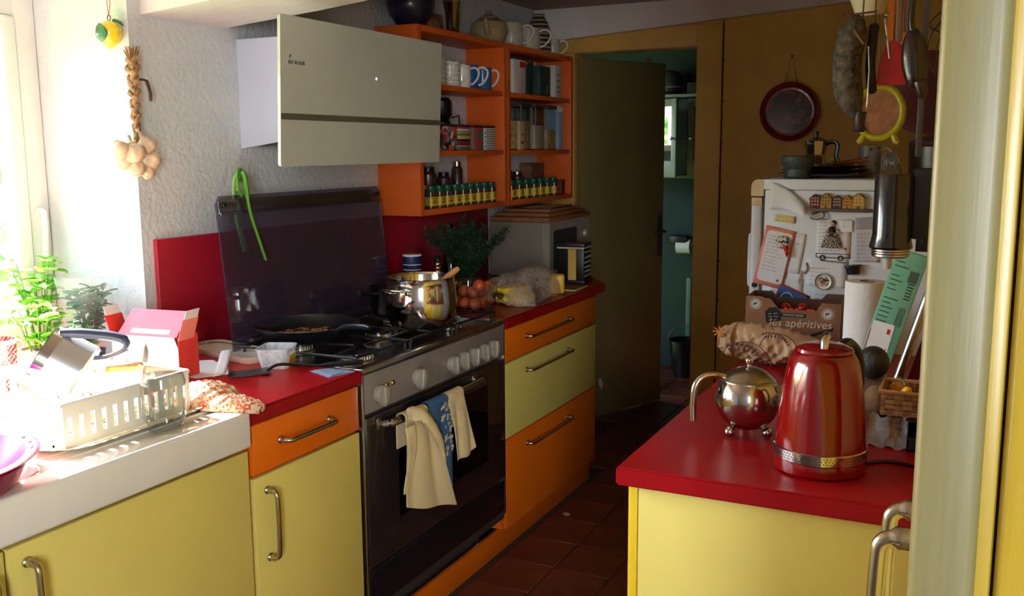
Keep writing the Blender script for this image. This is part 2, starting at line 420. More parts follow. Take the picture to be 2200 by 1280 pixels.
b = bm_(); tube(b, smoothpts([(0.025, 0.80, 0.45), (0.05, 0.80, 0.45), (0.056, 0.80, 0.43), (0.05, 0.80, 0.31)], 4), 0.009, 8); obj('handle', b, M['white_paint'], wd)
b = bm_(); bx(b, -1.02, XW+0.001, -1.86, -0.151, 0.895, 0.914, 0.003); struct('trim_7', b, M['white_ceramic'])

# toilet window (seen in the mirror of the wall cupboard)
wd = bpy.data.objects.new('window_2', None); C.objects.link(wd); wd['kind'] = 'structure'; wd.location = (-1.34, 3.4, 1.5)
b = bm_()
for a in ((0, .05, 0, .50), (.50, .55, 0, .50), (0, .55, 0, .05), (0, .55, .45, .50)): bx(b, -0.03, 0.03, a[0], a[1], a[2], a[3], 0.004)
obj('frame', b, M['white_paint'], wd)
b = bm_(); bx(b, -0.003, 0.003, 0.05, 0.50, 0.05, 0.45); obj('pane', b, M['pane'], wd)

# ------------------------------------------------------------ handles
def bow(parent, M4, L, name='handle', r=0.0062, out=0.032):
    """bow handle: runs along local +x from 0 to L, stands off along local +z"""
    b = bm_()
    pts = smoothpts([(0, 0, 0), (0.0, 0, out*0.55), (0.006, 0, out*0.9), (0.022, 0, out), (L/2, 0, out*1.04), (L-0.022, 0, out), (L-0.006, 0, out*0.9), (L, 0, out*0.55), (L, 0, 0)], 4)
    n = len(pts); rad = [r*(1.35 if i < 5 or i > n-6 else 1.0) for i in range(n)]
    tube(b, pts, rad, 10)
    for x in (0, L): lathe(b, [(0, 0), (0.0105, 0), (0.0105, 0.004), (0.008, 0.007), (0, 0.008)], 14, (x, 0, 0))
    o = obj(name, b, M['handle'], parent); o.matrix_local = M4; return o
def HY(y, z, x=0.0): return T(x, y, z) @ FX                      # along +Y, out +X
def HZ(y, z, x=0.0): return T(x, y, z) @ fr((0, 0, -1), (0, 1, 0), (1, 0, 0))   # downwards, out +X

# ------------------------------------------------------------ left run
t = thing('sink_cabinet', 'yellow base cabinet with long bow handle under the white sink', 'cabinet', (0, -1.1, 0))
b = bm_(); bx(b, -0.62, -0.02, 0.616, 0.634, 0.10, 0.818); bx(b, -0.62, -0.02, -0.62, -0.602, 0.10, 0.818); bx(b, -0.62, -0.602, -0.602, 0.616, 0.10, 0.818); bx(b, -0.62, -0.02, -0.62, 0.634, 0.10, 0.118)
obj('body', b, M['orange'], t)
b = bm_(); bx(b, -0.018, 0.0, -0.005, 0.632, 0.105, 0.812, 0.002); dr = obj('door', b, M['yellow'], t)
bow(dr, HZ(0.032, 0.775), 0.172)
b = bm_(); bx(b, -0.018, 0.0, -0.62, -0.012, 0.105, 0.812, 0.002); dr = obj('door', b, M['yellow'], t)
bow(dr, HZ(-0.05, 0.775), 0.172)

t = thing('drawer_cabinet', 'narrow base cabinet with orange drawer and yellow door left of cooker', 'cabinet', (0, -0.46, 0))
b = bm_(); bx(b, -0.62, -0.02, 0.0, 0.452, 0.10, 0.873); obj('body', b, M['orange'], t)
b = bm_(); bx(b, -0.018, 0.0, 0.008, 0.447, 0.742, 0.868, 0.002); dr = obj('drawer', b, M['orange'], t)
bow(dr, HY(0.11, 0.808), 0.20)
b = bm_(); bx(b, -0.018, 0.0, 0.008, 0.447, 0.105, 0.734, 0.002); dr = obj('door', b, M['yellow'], t)
bow(dr, HZ(0.052, 0.695), 0.175)

t = thing('drawer_unit', 'wide three drawer unit in orange and cream right of cooker', 'cabinet', (0, 0.91, 0))
b = bm_(); bx(b, -0.62, -0.02, 0.002, 0.925, 0.095, 0.873); obj('body', b, M['orange'], t)
for z0, z1, m, hz in ((0.746, 0.868, 'orange', 0.815), (0.452, 0.738, 'yellow', 0.682), (0.098, 0.446, 'orange', 0.388)):
    b = bm_(); bx(b, -0.018, 0.0, 0.006, 0.922, z0, z1, 0.002); dr = obj('drawer', b, M[m], t)
    bow(dr, HY(0.185, hz), 0.41, r=0.0052, out=0.03)
b = bm_(); bx(b, -0.60, -0.34, 1.84, 2.42, 0.0, 0.873); tag(obj('corner_cabinet', b, M['orange']), 'plain orange corner cabinet under the microwave end of the worktop', 'cabinet')
b = bm_(); bx(b, -0.045, -0.03, -1.7, 1.835, 0.0, 0.093, 0.002); tag(obj('plinth', b, M['orange']), 'long orange plinth board running along the floor under the units', 'plinth')
b = bm_(); bx(b, -0.62, -0.05, -0.002, 0.905, 0.0, 0.03); tag(obj('plinth_board', b, mat('grey board', (120, 116, 104), 0.8)), 'grey board on the floor beneath the cooker feet', 'board')

def slab(name, poly, z0, z1, label):
    b = bm_(); prism(b, poly, z1-z0, T(0, 0, z0))
    bmesh.ops.bevel(b, geom=[e for e in b.edges], offset=0.004, segments=2, affect='EDGES')
    return tag(obj(name, b, M['red_top']), label, 'worktop')
slab('worktop', [(XW+.001, -0.464), (0.011, -0.464), (0.011, -0.004), (XW+.001, -0.004)], 0.875, 0.913, 'short red worktop between white sink and cooker')
slab('worktop', [(XW+.001, 0.906), (0.011, 0.906), (0.011, 1.923), (-0.10, 2.06), (-0.275, 2.40), (-0.33, 2.44), (XW+.001, 2.44)], 0.875, 0.913, 'red worktop right of cooker with fruit and microwave on it')
b = bm_(); bx(b, XW+.001, XW+0.016, -0.11, 0.83, 0.913, 1.267, 0.002); bx(b, XW+.001, XW+0.016, 0.83, 2.0, 0.913, 1.262, 0.002)
tag(obj('backsplash', b, mat('red splash panel', (150, 22, 40), 0.28, vary=0.03)), 'red splash panel on the wall behind the cooker', 'backsplash')

# white sink with drainer and basin
t = thing('sink', 'thick white ceramic sink with draining board under the window', 'sink', (0, -0.466, 0.822))
b = bm_()
X0, X1 = XW+.002, 0.014
def rim(z): return 0.091
ybs = (-0.50, -1.0)
bx(b, -0.06, X1, -1.28, 0.0, 0.0, 0.091, 0.009, 3)
bx(b, X0, -0.56, -1.28, 0.0, 0.0, 0.091, 0.004); bx(b, -0.575, -0.05, -0.475, -0.001, 0.0, 0.086, 0.004); bx(b, -0.575, -0.05, -1.28, -1.03, 0.0, 0.088, 0.004)
obj('slab', b, M['white_ceramic'], t)
b = bm_()
for k in range(11): tube(b, [(-0.09-k*0.045, -0.03, 0.0855), (-0.09-k*0.045, -0.45, 0.0855)], 0.004, 6)
obj('draining_ribs', b, M['white_ceramic'], t)
b = bm_()
def basin(u, v):
    k = rounded(0.515-0.05*v, 0.55-0.05*v, 0.08-0.02*v, 6); n = len(k); p = k[int(round(u*n)) % n]
    return Vector((-0.3125+p[0], -0.7525+p[1], 0.086-0.16*v))
grid(b, basin, len(rounded(1, 1, .1, 6)), 5); bmesh.ops.remove_doubles(b, verts=b.verts, dist=1e-5)
bx(b, -0.545, -0.08, -1.0, -0.505, -0.085, -0.07, 0.02); obj('basin', b, M['white_ceramic'], t)

# ------------------------------------------------------------ cooker
t = thing('cooker', 'wide dark steel gas cooker with raised smoked glass lid', 'cooker', (0, 0, 0))
b = bm_(); bx(b, -0.60, -0.002, 0.001, 0.899, 0.15, 0.895); obj('body', b, M['dark_steel'], t)
b = bm_(); bx(b, -0.04, 0.006, 0.006, 0.894, 0.778, 0.893, 0.003); cp = obj('control_panel', b, M['panel_steel'], t)
kb = bm_()
lathe(kb, [(0, 0), (0.019, 0), (0.019, 0.006), (0.014, 0.008), (0.0135, 0.010)], 20)
prism(kb, [(0.0215*math.cos(a)*(1.0+0.16*max(0, -math.sin(a))**4), 0.0215*math.sin(a)*(1.0+0.32*max(0, -math.sin(a))**6)) for a in [2*PI*i/28 for i in range(28)]], 0.014, T(0, 0, 0.010))
bx(kb, -0.005, 0.005, -0.021, 0.019, 0.024, 0.031, 0.002)
k0 = obj('knob', kb, M['knob'], t)
for i, (y, z) in enumerate(((0.078, 0.826), (0.288, 0.830), (0.502, 0.828), (0.574, 0.828), (0.646, 0.828), (0.718, 0.828), (0.788, 0.828))):
    m4 = T(0.006, y, z) @ FX @ RZ(rnd.uniform(-.12, .12)) @ Matrix.Diagonal((1.22, 1.28, 1.0, 1))
    if i == 0: k0.matrix_local = m4
    else: piece(k0, t, m4)
for y in (0.122, 0.155):
    b = bm_(); lathe(b, [(0, 0.006), (0.006, 0.005), (0.0085, 0.002), (0.009, 0)], 14); o = obj('button', b, mat('brass button', (190, 160, 90), 0.2, 1.0), t); o.matrix_local = T(0.006, y, 0.842) @ FX
b = bm_(); bx(b, -0.03, 0.010, 0.012, 0.888, 0.318, 0.768, 0.004); dr = obj('oven_door', b, M['black_glass'], t)
b = bm_(); bx(b, 0.0102, 0.0112, 0.17, 0.75, 0.42, 0.70); obj('oven_window', b, mat('oven window', (4, 4, 5), 0.03, coat=0.6), dr)
b = bm_(); tube(b, smoothpts([(0.009, 0.075, 0.738), (0.04, 0.082, 0.742), (0.055, 0.11, 0.745), (0.064, 0.36, 0.748), (0.055, 0.61, 0.745), (0.04, 0.645, 0.742), (0.009, 0.655, 0.738)], 6), 0.0095, 12, flat=1.3)
for y in (0.075, 0.655): bx(b, 0.008, 0.014, y-0.016, y+0.016, 0.722, 0.756, 0.003)
obj('oven_handle', b, M['steel'], dr)
b = bm_(); bx(b, -0.03, 0.006, 0.012, 0.888, 0.182, 0.308, 0.004); obj('storage_drawer', b, M['black_enamel'], t)
for y in (0.0, 0.890):
    b = bm_(); bx(b, -0.02, 0.006, y, y+0.011, 0.17, 0.898, 0.003); obj('side_strip', b, M['steel'], t)
for x, y in ((-0.07, 0.07), (-0.07, 0.80), (-0.55, 0.07), (-0.55, 0.80)):
    b = bm_(); lathe(b, [(0.0, 0.03), (0.022, 0.03), (0.022, 0.04), (0.012, 0.046), (0.012, 0.15), (0, 0.15)], 14, (x, y, 0)); obj('foot', b, M['steel'], t)
b = bm_()
bx(b, -0.028, 0.010, 0.0, 0.9, 0.895, 0.914, 0.005); bx(b, -0.60, -0.45, 0.0, 0.9, 0.893, 0.914, 0.003)
bx(b, -0.46, -0.02, 0.0, 0.014, 0.893, 0.914, 0.003); bx(b, -0.46, -0.02, 0.886, 0.9, 0.893, 0.914, 0.003)
obj('hob_rim', b, M['steel'], t)
b = bm_(); bx(b, -0.455, -0.025, 0.012, 0.888, 0.894, 0.902); obj('hob_tray', b, mat('hob tray', (60, 58, 62), 0.22, 0.7), t)
for x, y, r in ((-0.105, 0.135, 0.046), (-0.345, 0.17, 0.036), (-0.235, 0.44, 0.040), (-0.13, 0.72, 0.036), (-0.345, 0.72, 0.046)):
    b = bm_(); lathe(b, [(r*1.35, 0.902), (r*1.3, 0.908), (r*1.02, 0.910), (r, 0.912), (r, 0.924)], 30, (x, y, 0))
    for k in range(30): 
        a = 2*PI*k/30; bx(b, r-0.001, r+0.002, -0.0018, 0.0018, 0.912, 0.923, M=T(x, y, 0) @ RZ(a))
    bn = obj('burner', b, M['steel'], t)
    b = bm_(); lathe(b, [(r*0.98, 0.924), (r*0.96, 0.929), (r*0.7, 0.932), (0, 0.933)], 26, (x, y, 0)); obj('burner_cap', b, M['black_enamel'], bn)
for y0, y1 in ((0.02, 0.30), (0.31, 0.59), (0.60, 0.88)):
    b = bm_(); x0, x1 = -0.445, -0.035; yc = (y0+y1)/2
    tube(b, smoothpts([(x0+.02, y0, .938), (x1-.02, y0, .938), (x1, y0+.02, .938), (x1, y1-.02, .938), (x1-.02, y1, .938), (x0+.02, y1, .938), (x0, y1-.02, .938), (x0, y0+.02, .938)], 3, True), 0.0045, 6, closed=True)
    for xc in (-0.11, -0.35):
        for dx, dy in ((1, 0), (-1, 0), (0, 1), (0, -1)):
            e = (xc+dx*(0.075 if dx*(xc+0.24) > 0 else 0.12), yc+dy*(y1-y0)/2, .938)
            tube(b, [(xc+dx*0.022, yc+dy*0.022, .941), (xc+dx*0.05, yc+dy*0.05, .941), e], 0.004, 6)
    for x in (x0, x1):
        for y in (y0+.01, y1-.01): tube(b, [(x, y, .902), (x, y, .938)], 0.005, 6)
    obj('pan_support', b, M['black_iron'], t)
# smoked glass lid, leaning back
LM = T(-0.478, 0.0, 0.918) @ RY(-math.atan2(0.04, 0.42))
b = bm_(); prism(b, [(0.018, 0), (0.885, 0), (0.888, 0.47), (0.0, 0.47), (-0.0, 0.44), (0.012, 0.1)] if False else [(0.016, 0.0), (0.886, 0.0), (0.886, 0.455), (0.870, 0.474), (0.034, 0.474), (0.016, 0.450)], 0.005, LM @ FX); ld = obj('lid', b, M['smoked'], t, ang=20)
b = bm_(); bx(b, 0.0055, 0.010, 0.022, 0.880, 0.420, 0.462, 0.002, M=LM); bx(b, 0.010, 0.016, 0.022, 0.880, 0.416, 0.424, 0.002, M=LM); obj('lid_trim', b, mat('lid trim', (110, 104, 112), 0.22, 0.9), ld)
for y in (0.045, 0.865):
    b = bm_(); lathe(b, [(0, 0.006), (0.006, 0.005), (0.007, 0)], 12, M=LM @ T(0.010, y, 0.447) @ FX); obj('lid_screw', b, M['black_plastic'], ld)
for y in (0.12, 0.78):
    b = bm_(); bx(b, -0.02, 0.02, y-0.03, y+0.03, -0.006, 0.03, 0.004, M=LM); obj('lid_hinge', b, M['dark_steel'], ld)

# ------------------------------------------------------------ extractor hood
t = thing('extractor_hood', 'slanted white glass extractor hood on the wall over the cooker', 'hood', (XW, 0.44, 1.48))
b = bm_(); prism(b, [(0.0, 0.052), (0.36, 0.10), (0.40, 0.40), (0.0, 0.40)], 0.30, T(0, 0.15, 0) @ FYm); obj('body', b, M['hood_body'], t)
GM = T(0.392, 0, 0.0) @ RY(math.atan2(0.02, 0.42))
b = bm_(); prism(b, rounded(0.885, 0.42, 0.008), 0.010, GM @ FX @ T(0, 0.21, 0)); gl = obj('glass_panel', b, M['hood_glass'], t)
b = bm_(); bx(b, 0.0101, 0.0112, -0.4425, 0.4425, 0.132, 0.150, M=GM); obj('seam', b, mat('dark seam strip', (92, 86, 72), 0.3), t)
text('lettering', 'KET KOLEB', 0.0145, M['ink'], gl, GM @ T(0.0106, -0.372, 0.292) @ FX)
b = bm_(); prism(b, [(0, 0), (0.006, 0.004), (0.009, 0.012), (0.003, 0.008)], 0.0005, GM @ T(0.0105, -0.405, 0.303) @ FX); obj('emblem', b, M['ink'], gl)
b = bm_(); lathe(b, [(0, 0.0012), (0.0035, 0.001), (0.004, 0)], 14, M=GM @ T(0.0105, 0.03, 0.272) @ FX); obj('indicator_light', b, glow('blue white indicator', (190, 215, 255), 3.0), gl)
for dy in (-0.03, 0.035, 0.055):
    b = bm_(); lathe(b, [(0, 0.0008), (0.0016, 0.0006), (0.0018, 0)], 10, M=GM @ T(0.0105, 0.03+dy, 0.270) @ FX); obj('touch_mark', b, mat('pale mark', (215, 215, 205), 0.4), gl)
b = bm_(); bx(b, 0.02, 0.34, -0.13, 0.13, 0.058, 0.066, 0.002); obj('filter', b, M['dark_steel'], t)

# ------------------------------------------------------------ wall shelf unit
def shelf_unit(y0, y1, label):
    t = thing('wall_shelf', label, 'shelf', (XW, y0, 1.263), group='orange wall shelves'); L = y1-y0; D = 0.20
    for y in (0, L-0.032): 
        b = bm_(); bx(b, 0.001, D, y, y+0.032, 0, 0.742, 0.002); obj('side_panel', b, M['orange_shelf'], t)
    for z0, z1 in ((0.0, 0.024), (0.718, 0.742)):
        b = bm_(); bx(b, 0.001, D, 0.032, L-0.032, z0, z1, 0.002); obj('top_panel' if z0 else 'bottom_panel', b, M['orange_shelf'], t)
    for z in (0.237, 0.502):
        b = bm_(); bx(b, 0.001, D-0.004, 0.033, L-0.033, z, z+0.021, 0.002); obj('shelf_board', b, M['orange_shelf'], t)
    return t
shelf_unit(1.075, 1.852, 'orange wall shelf beside the hood holding mugs and patterned tins')
shelf_unit(1.854, 2.642, 'orange wall shelf next to the door holding cartons and clear canisters')

# ------------------------------------------------------------ right run and tall cupboard
t = thing('end_cabinet', 'yellow base cabinet under the red worktop with kettle', 'cabinet', (0.963, -0.478, 0))
b = bm_(); bx(b, 0.021, 0.655, 0.0, 1.29, 0.0, 0.879, 0.002); obj('side_panel', b, M['yellow'], t)
b = bm_(); bx(b, 0.0, 0.018, 0.002, 0.44, 0.10, 0.877, 0.002); obj('door', b, M['yellow_edge'], t)
b = bm_(); bx(b, 0.0, 0.018, 0.445, 0.86, 0.10, 0.877, 0.002); obj('door', b, M['yellow'], t)
b = bm_(); bx(b, 0.0, 0.018, 0.865, 1.28, 0.10, 0.877, 0.002); obj('door', b, M['yellow'], t)
slab('worktop', [(0.942, -0.494), (1.619, -0.494), (1.619, 0.815), (0.942, 0.815)], 0.880, 0.917, 'red worktop with kettle and teapot in front of the fridge')

t = thing('tall_cupboard', 'tall yellow cupboard close at the right edge with two bow handles', 'cupboard', (1.515, -1.4, 0))
b = bm_(); bx(b, 0.001, 0.55, 0.02, 0.82, 0, 2.2); obj('carcass', b, M['jamb2'], t)
b = bm_(); bx(b, -0.001, 0.046, -0.02, 0.02, 0, 2.2, 0.009, 3); obj('corner_post', b, M['jamb'], t)
b = bm_(); bx(b, 0.034, 0.056, -0.013, 0.02, 0, 2.2, 0.004, 2); obj('inner_stile', b, M['jamb2'], t)
b = bm_(); bx(b, 0.058, 0.56, -0.022, 0.02, 0, 2.2, 0.010, 3); obj('side_board', b, M['jamb2'], t)
for y0, y1, hy in ((0.024, 0.24, 0.19), (0.244, 0.46, 0.32)):
    b = bm_(); bx(b, -0.002, 0.0, y0, y1, 0.1, 2.19); dr = obj('door', b, M['yellow'], t)
    o = bow(dr, T(-0.002, hy, 1.145 if hy < .25 else 1.128) @ fr((0, 0, -1), (0, -1, 0), (-1, 0, 0)), 0.19, r=0.0085, out=0.036)
# ------------------------------------------------------------ things on the cooker
t = thing('frying_pan', 'wide black frying pan on the left burners of the cooker', 'pan', (-0.341, 0.197, 0.943))
b = bm_(); lathe(b, [(0, 0), (0.120, 0), (0.128, 0.003), (0.165, 0.043), (0.167, 0.045), (0.163, 0.045), (0.125, 0.006), (0.118, 0.004), (0, 0.004)], 56)
obj('bowl', b, mat('non stick coating', (22, 23, 27), 0.33, vary=0.08, coat=0.2), t)
b = bm_(); lathe(b, [(0.1645, 0.0435), (0.1675, 0.0455), (0.1645, 0.0470), (0.1625, 0.0455), (0.1645, 0.0435)], 56); obj('rim', b, M['steel'], t)
ha = math.radians(-17)
b = bm_(); tube(b, [(0.156, 0, 0.034), (0.18, 0, 0.050), (0.21, 0, 0.060), (0.26, 0, 0.066), (0.31, 0, 0.070), (0.322, 0, 0.069)], [0.010, 0.009, 0.012, 0.0135, 0.013, 0.008], 12, flat=0.7)
bmesh.ops.rotate(b, verts=b.verts[:], cent=(0, 0, 0), matrix=Matrix.Rotation(ha, 3, 'Z')); obj('handle', b, M['black_plastic'], t)
mm = mat('browned meat', (112, 72, 36), 0.45, vary=0.45, vscale=60, bump=0.8, bscale=120)
b = bm_()
for i in range(46):
    L = rnd.uniform(0.010, 0.024); a, rr_ = rnd.uniform(0, 6.28), 0.095*math.sqrt(rnd.random()); k = len(b.verts)
    tube(b, [(-L, 0, 0), (-L*.5, 0.003, 0.004), (L*.3, -0.003, 0.003), (L, 0.002, 0)], [0.002, 0.0055, 0.006, 0.002], 7, flat=0.8)
    b.verts.ensure_lookup_table(); m4 = T(-0.341+rr_*math.cos(a)*0.85, 0.197+rr_*math.sin(a), 0.953+0.010*(1-rr_/.095)*rnd.random()) @ RZ(rnd.uniform(0, 3.1)) @ RY(rnd.uniform(-.3, .3))
    for v in b.verts[k:]: v.co = m4 @ v.co
tag(obj('fried_food', b, mm), 'heap of browned chopped food frying in the black pan', 'food', None, 'stuff')

def pot(name, label, loc, R, H, belly, hang, mat_, handles=2):
    t = thing(name, label, 'pot', loc)
    b = bm_(); lathe(b, [(0, 0), (R*0.86, 0), (R*0.92, 0.004), (R*(0.99+belly*.5), H*0.25), (R*(1.0+belly), H*0.5), (R*(0.99+belly*.3), H*0.78), (R*0.97, H*0.94), (R*1.0, H), (R*0.985, H), (R*0.95, H*0.94), (R*0.97, H*0.5), (R*0.9, 0.008), (0, 0.006)], 56)
    obj('body', b, mat_, t, ang=60)
    for k in range(handles):
        a = hang + PI*k; b = bm_(); w_ = 0.045
        tube(b, smoothpts([(R*0.97, -w_*0.8, H*0.70), (R*1.12, -w_*0.85, H*0.74), (R*1.27, -w_, H*0.80), (R*1.34, 0, H*0.81), (R*1.27, w_, H*0.80), (R*1.12, w_*0.85, H*0.74), (R*0.97, w_*0.8, H*0.70)], 5), 0.0048, 10)
        bmesh.ops.rotate(b, verts=b.verts[:], cent=(0, 0, 0), matrix=Matrix.Rotation(a, 3, 'Z')); obj('handle', b, mat_, t)
    return t
pot('stock_pot', 'shiny steel stock pot with wooden spoon on the cooker', (-0.130, 0.545, 0.9435), 0.116, 0.163, 0.05, math.radians(-95), M['chrome'])
b = bm_(); tube(b, [(-0.16, 0.47, 0.97), (-0.095, 0.555, 1.06), (-0.043, 0.62, 1.118), (-0.033, 0.632, 1.127)], [0.009, 0.009, 0.011, 0.008], 10)
tag(obj('wooden_spoon', b, wood('pale wood', (190, 128, 70), (214, 156, 94))), 'wooden spoon handle sticking up out of the steel pot', 'spoon')
t = thing('saucepan', 'small dull saucepan behind the stock pot by the glass lid', 'pan', (-0.345, 0.70, 0.9435))
b = bm_(); lathe(b, [(0, 0), (0.078, 0), (0.082, 0.004), (0.082, 0.095), (0.084, 0.098), (0.08, 0.098), (0.078, 0.01), (0, 0.008)], 40); obj('body', b, mat('dull steel', (110, 108, 112), 0.25, 1.0), t)
b = bm_(); tube(b, [(-0.02, -0.08, 0.075), (-0.03, -0.12, 0.085), (-0.035, -0.16, 0.09)], [0.008, 0.009, 0.010], 10); obj('handle', b, M['black_plastic'], t)

t = thing('serving_tongs', 'green plastic tongs clipped over the top of the glass lid', 'tongs', (-0.505, 0.112, 1.19))
gm = mat('lime green plastic', (74, 124, 36), 0.35, vary=0.03)
b = bm_(); tube(b, smoothpts([(0.012, 0.0, 0.272), (0.018, 0.004, 0.255), (0.016, 0.012, 0.21), (0.018, 0.02, 0.15), (0.024, 0.044, 0.07), (0.032, 0.062, 0.004), (0.032, 0.064, 0.0)], 5), [0.014]*12+[0.0105]*18+[0.0090], 10, flat=0.55); obj('arm', b, gm, t)
b = bm_(); tube(b, smoothpts([(0.006, -0.004, 0.272), (-0.016, -0.002, 0.25), (-0.026, 0.004, 0.2), (-0.034, 0.02, 0.12), (-0.032, 0.044, 0.02)], 5), 0.0085, 10, flat=0.55); obj('arm', b, gm, t)
b = bm_(); ring = [(0.0, 0.0, 0.258+0.0), ]
tube(b, [(0.0+0.002*math.sin(a), 0.013*math.cos(a), 0.262+0.017*math.sin(a)) for a in [2*PI*i/18 for i in range(18)]], 0.0065, 8, closed=True); tube(b, [(0.0, -0.012, 0.25), (0.002, -0.012, 0.215), (0.004, 0.0, 0.20), (0.004, 0.016, 0.215), (0.0, 0.013, 0.25)], 0.006, 8)
obj('hinge_loop', b, gm, t)

# towels on the oven handle
cream = mat('cream tea towel', (226, 206, 160), 0.9, vary=0.07, vscale=14, bump=0.5, bscale=220, bdist=0.002)
stain = pattern('stained tea towel', 'noise', [(0.0, (196, 184, 152)), (0.42, (226, 206, 160)), (1.0, (230, 210, 166))], p=7, rough=0.9, interp='LINEAR')
bluec = mat('blue tea towel', (58, 96, 140), 0.9, vary=0.1, vscale=30, bump=0.3, bscale=200, bdist=0.002)
def drape(y0a, y1a, y0b, y1b, drop, back, folds, amp, xf=0.072, xb=0.040, ztop=0.762, slant=0.0, seed=0):
    r = random.Random(seed); ph = [r.uniform(0, 6.28) for _ in range(4)]
    def f(u, v):
        tot = back+0.05+drop; s = v*tot
        if s < back: x, z, k = xb, ztop-0.012-(back-s), 0.0
        elif s < back+0.05:
            a = (s-back)/0.05*PI; x = 0.056-0.0175*math.cos(a); z = ztop-0.012+0.015*math.sin(a); k = 0.05
        else:
            k = (s-back-0.05)/drop; x = xf+0.001; z = ztop-0.012-(s-back-0.05)
        y = (y0a+(y1a-y0a)*u)*(1-k) + (y0b+(y1b-y0b)*u)*k
        wv = math.sin(u*folds*PI+ph[0]+k*1.2)*amp*min(1, k*2.5) + math.sin(u*folds*2.3+ph[1]+k*3)*amp*.4*min(1, k*2)
        z -= slant*u*k
        z += 0.004*math.sin(u*7+ph[2])*k
        return Vector((x+abs(wv)*(1 if s > back else 0.3)+0.012*k, y, z))
    b = bm_(); grid(b, f, 26, 40); return b
b = bm_()
b = drape(0.115, 0.235, 0.082, 0.378, 0.262, 0.10, 1.7, 0.011, seed=3, slant=0.092)
t = obj('tea_towel', b, stain, solid=0.003, sub=1); tag(t, 'long cream tea towel hanging at the left of the oven handle', 'towel', 'towels on the oven handle')
b = bm_()
tube(b, smoothpts([(0.095, 0.105, 0.768), (0.108, 0.15, 0.755), (0.112, 0.205, 0.70), (0.108, 0.255, 0.635), (0.104, 0.285, 0.57)], 6), [0.02, .022, .024, .024, .024, .024, .026, .026, .026, .026, .026, .026, .025, .024, .024, .022, .02, .02, .018, .016, .014, .012, .01, .008, .006], 12, flat=0.6)
for v in b.verts: v.co += Vector((rnd.uniform(-.0015, .0015), rnd.uniform(-.002, .002), rnd.uniform(-.002, .002)))
obj('fold', b, cream, t)
b = bm_()
def strip(u, v): return Vector((0.098+0.006*math.sin(v*4), 0.072+0.055*u*(1-0.55*v)+0.008*math.sin(v*5), 0.735-0.20*v))
grid(b, strip, 6, 16); obj('fold', b, cream, t, solid=0.003, sub=1)
b = drape(0.245, 0.372, 0.30, 0.368, 0.285, 0.06, 1.3, 0.004, xf=0.070, seed=5)
t = obj('tea_towel', b, bluec, solid=0.003, sub=1); tag(t, 'blue tea towel with white line pattern hanging between the cream ones', 'towel', 'towels on the oven handle')
b = bm_(); r5 = random.Random(5)
for k in range(40):
    y, z = r5.uniform(0.290, 0.350), r5.uniform(0.575, 0.745); s_ = r5.uniform(0.004, 0.010); m_ = r5.choice([3, 4, 5, 20])
    for q_ in (1.0, 0.6, 0.3): tube(b, [(0.0905+0.012*(0.75-z)/0.28, y+s_*q_*math.cos(2*PI*i/m_+k), z+s_*q_*math.sin(2*PI*i/m_+k)) for i in range(m_)], 0.0004, 4, closed=True)
obj('line_print', b, mat('cream print', (214, 206, 176), 0.8), t)
b = drape(0.362, 0.462, 0.392, 0.512, 0.215, 0.12, 1.6, 0.007, seed=8, slant=-0.012)
t = obj('tea_towel', b, cream, solid=0.003, sub=1); tag(t, 'short cream tea towel hanging at the right of the oven handle', 'towel', 'towels on the oven handle')

# ------------------------------------------------------------ short red worktop, left of the cooker
t = thing('serving_dish', 'long cream dish with dark patterned rim on the red worktop', 'dish', (-0.462, -0.005, 0.9135), math.radians(-13))
def dish_ring(w_, h_, r_, z): return [(x, y, z) for x, y in rounded(w_, h_, r_, 6)]
def loft(b, rings, cap0=True, cap1=False):
    R = [[b.verts.new(p) for p in r] for r in rings]; n = len(R[0])
    for a, c in zip(R[:-1], R[1:]):
        for i in range(n): b.faces.new((a[i], a[(i+1) % n], c[(i+1) % n], c[i]))
    if cap0: b.faces.new(list(reversed(R[0])))
    if cap1: b.faces.new(R[-1])
    return b
b = bm_(); loft(b, [dish_ring(.30, .10, .03, 0), dish_ring(.34, .135, .045, .022), dish_ring(.336, .131, .043, .022), dish_ring(.29, .09, .028, .006)], True, True)
obj('body', b, mat('cream glaze', (226, 216, 196), 0.2, vary=0.02, coat=0.3), t)
b = bm_(); k = rounded(.318, .112, .036, 10); L = len(k)
per = []
for i in range(L):
    p, q_ = Vector((*k[i], 0.0155)), Vector((*k[(i+1) % L], 0.0155)); n_ = max(1, int((q_-p).length/0.011))
    for s_ in range(n_): per.append(p.lerp(q_, s_/n_))
for i, p in enumerate(per):
    bx(b, -0.003, 0.003, -0.003, 0.003, 0, 0.0012, M=T(p.x, p.y, p.z) @ RZ(i*.5))
obj('rim_pattern', b, M['ink'], t)
t = thing('plastic_tub', 'small clear plastic tub with yellow label on the red worktop', 'tub', (-0.243, -0.062, 0.9135), math.radians(22))
b = bm_(); loft(b, [dish_ring(.072, .085, .012, 0), dish_ring(.092, .108, .016, .055), dish_ring(.098, .114, .018, .0555), dish_ring(.098, .114, .018, .058), dish_ring(.091, .107, .016, .058), dish_ring(.071, .084, .012, .002)], True, True)
obj('body', b, film('milky plastic', (226, 230, 236), 0.42, 0.2), t)
b = bm_(); bx(b, 0.0395, 0.0402, -0.034, 0.034, 0.006, 0.046, M=RY(0.18)); lb = obj('paper_label', b, pattern('tub label', 'noise', [(0, (90, 130, 60)), (0.42, (232, 208, 90)), (0.6, (240, 226, 150))], p=40, rough=0.5), t)
b = bm_()
for k in range(3): scribble(b, -0.022, 0.022, 0.032-0.006*k, seed=k, amp=0.0014, thick=0.0007, M=RY(0.18) @ T(0.0402, 0, 0) @ FX)
obj('print', b, mat('dark green ink', (30, 70, 40), 0.6), lb)
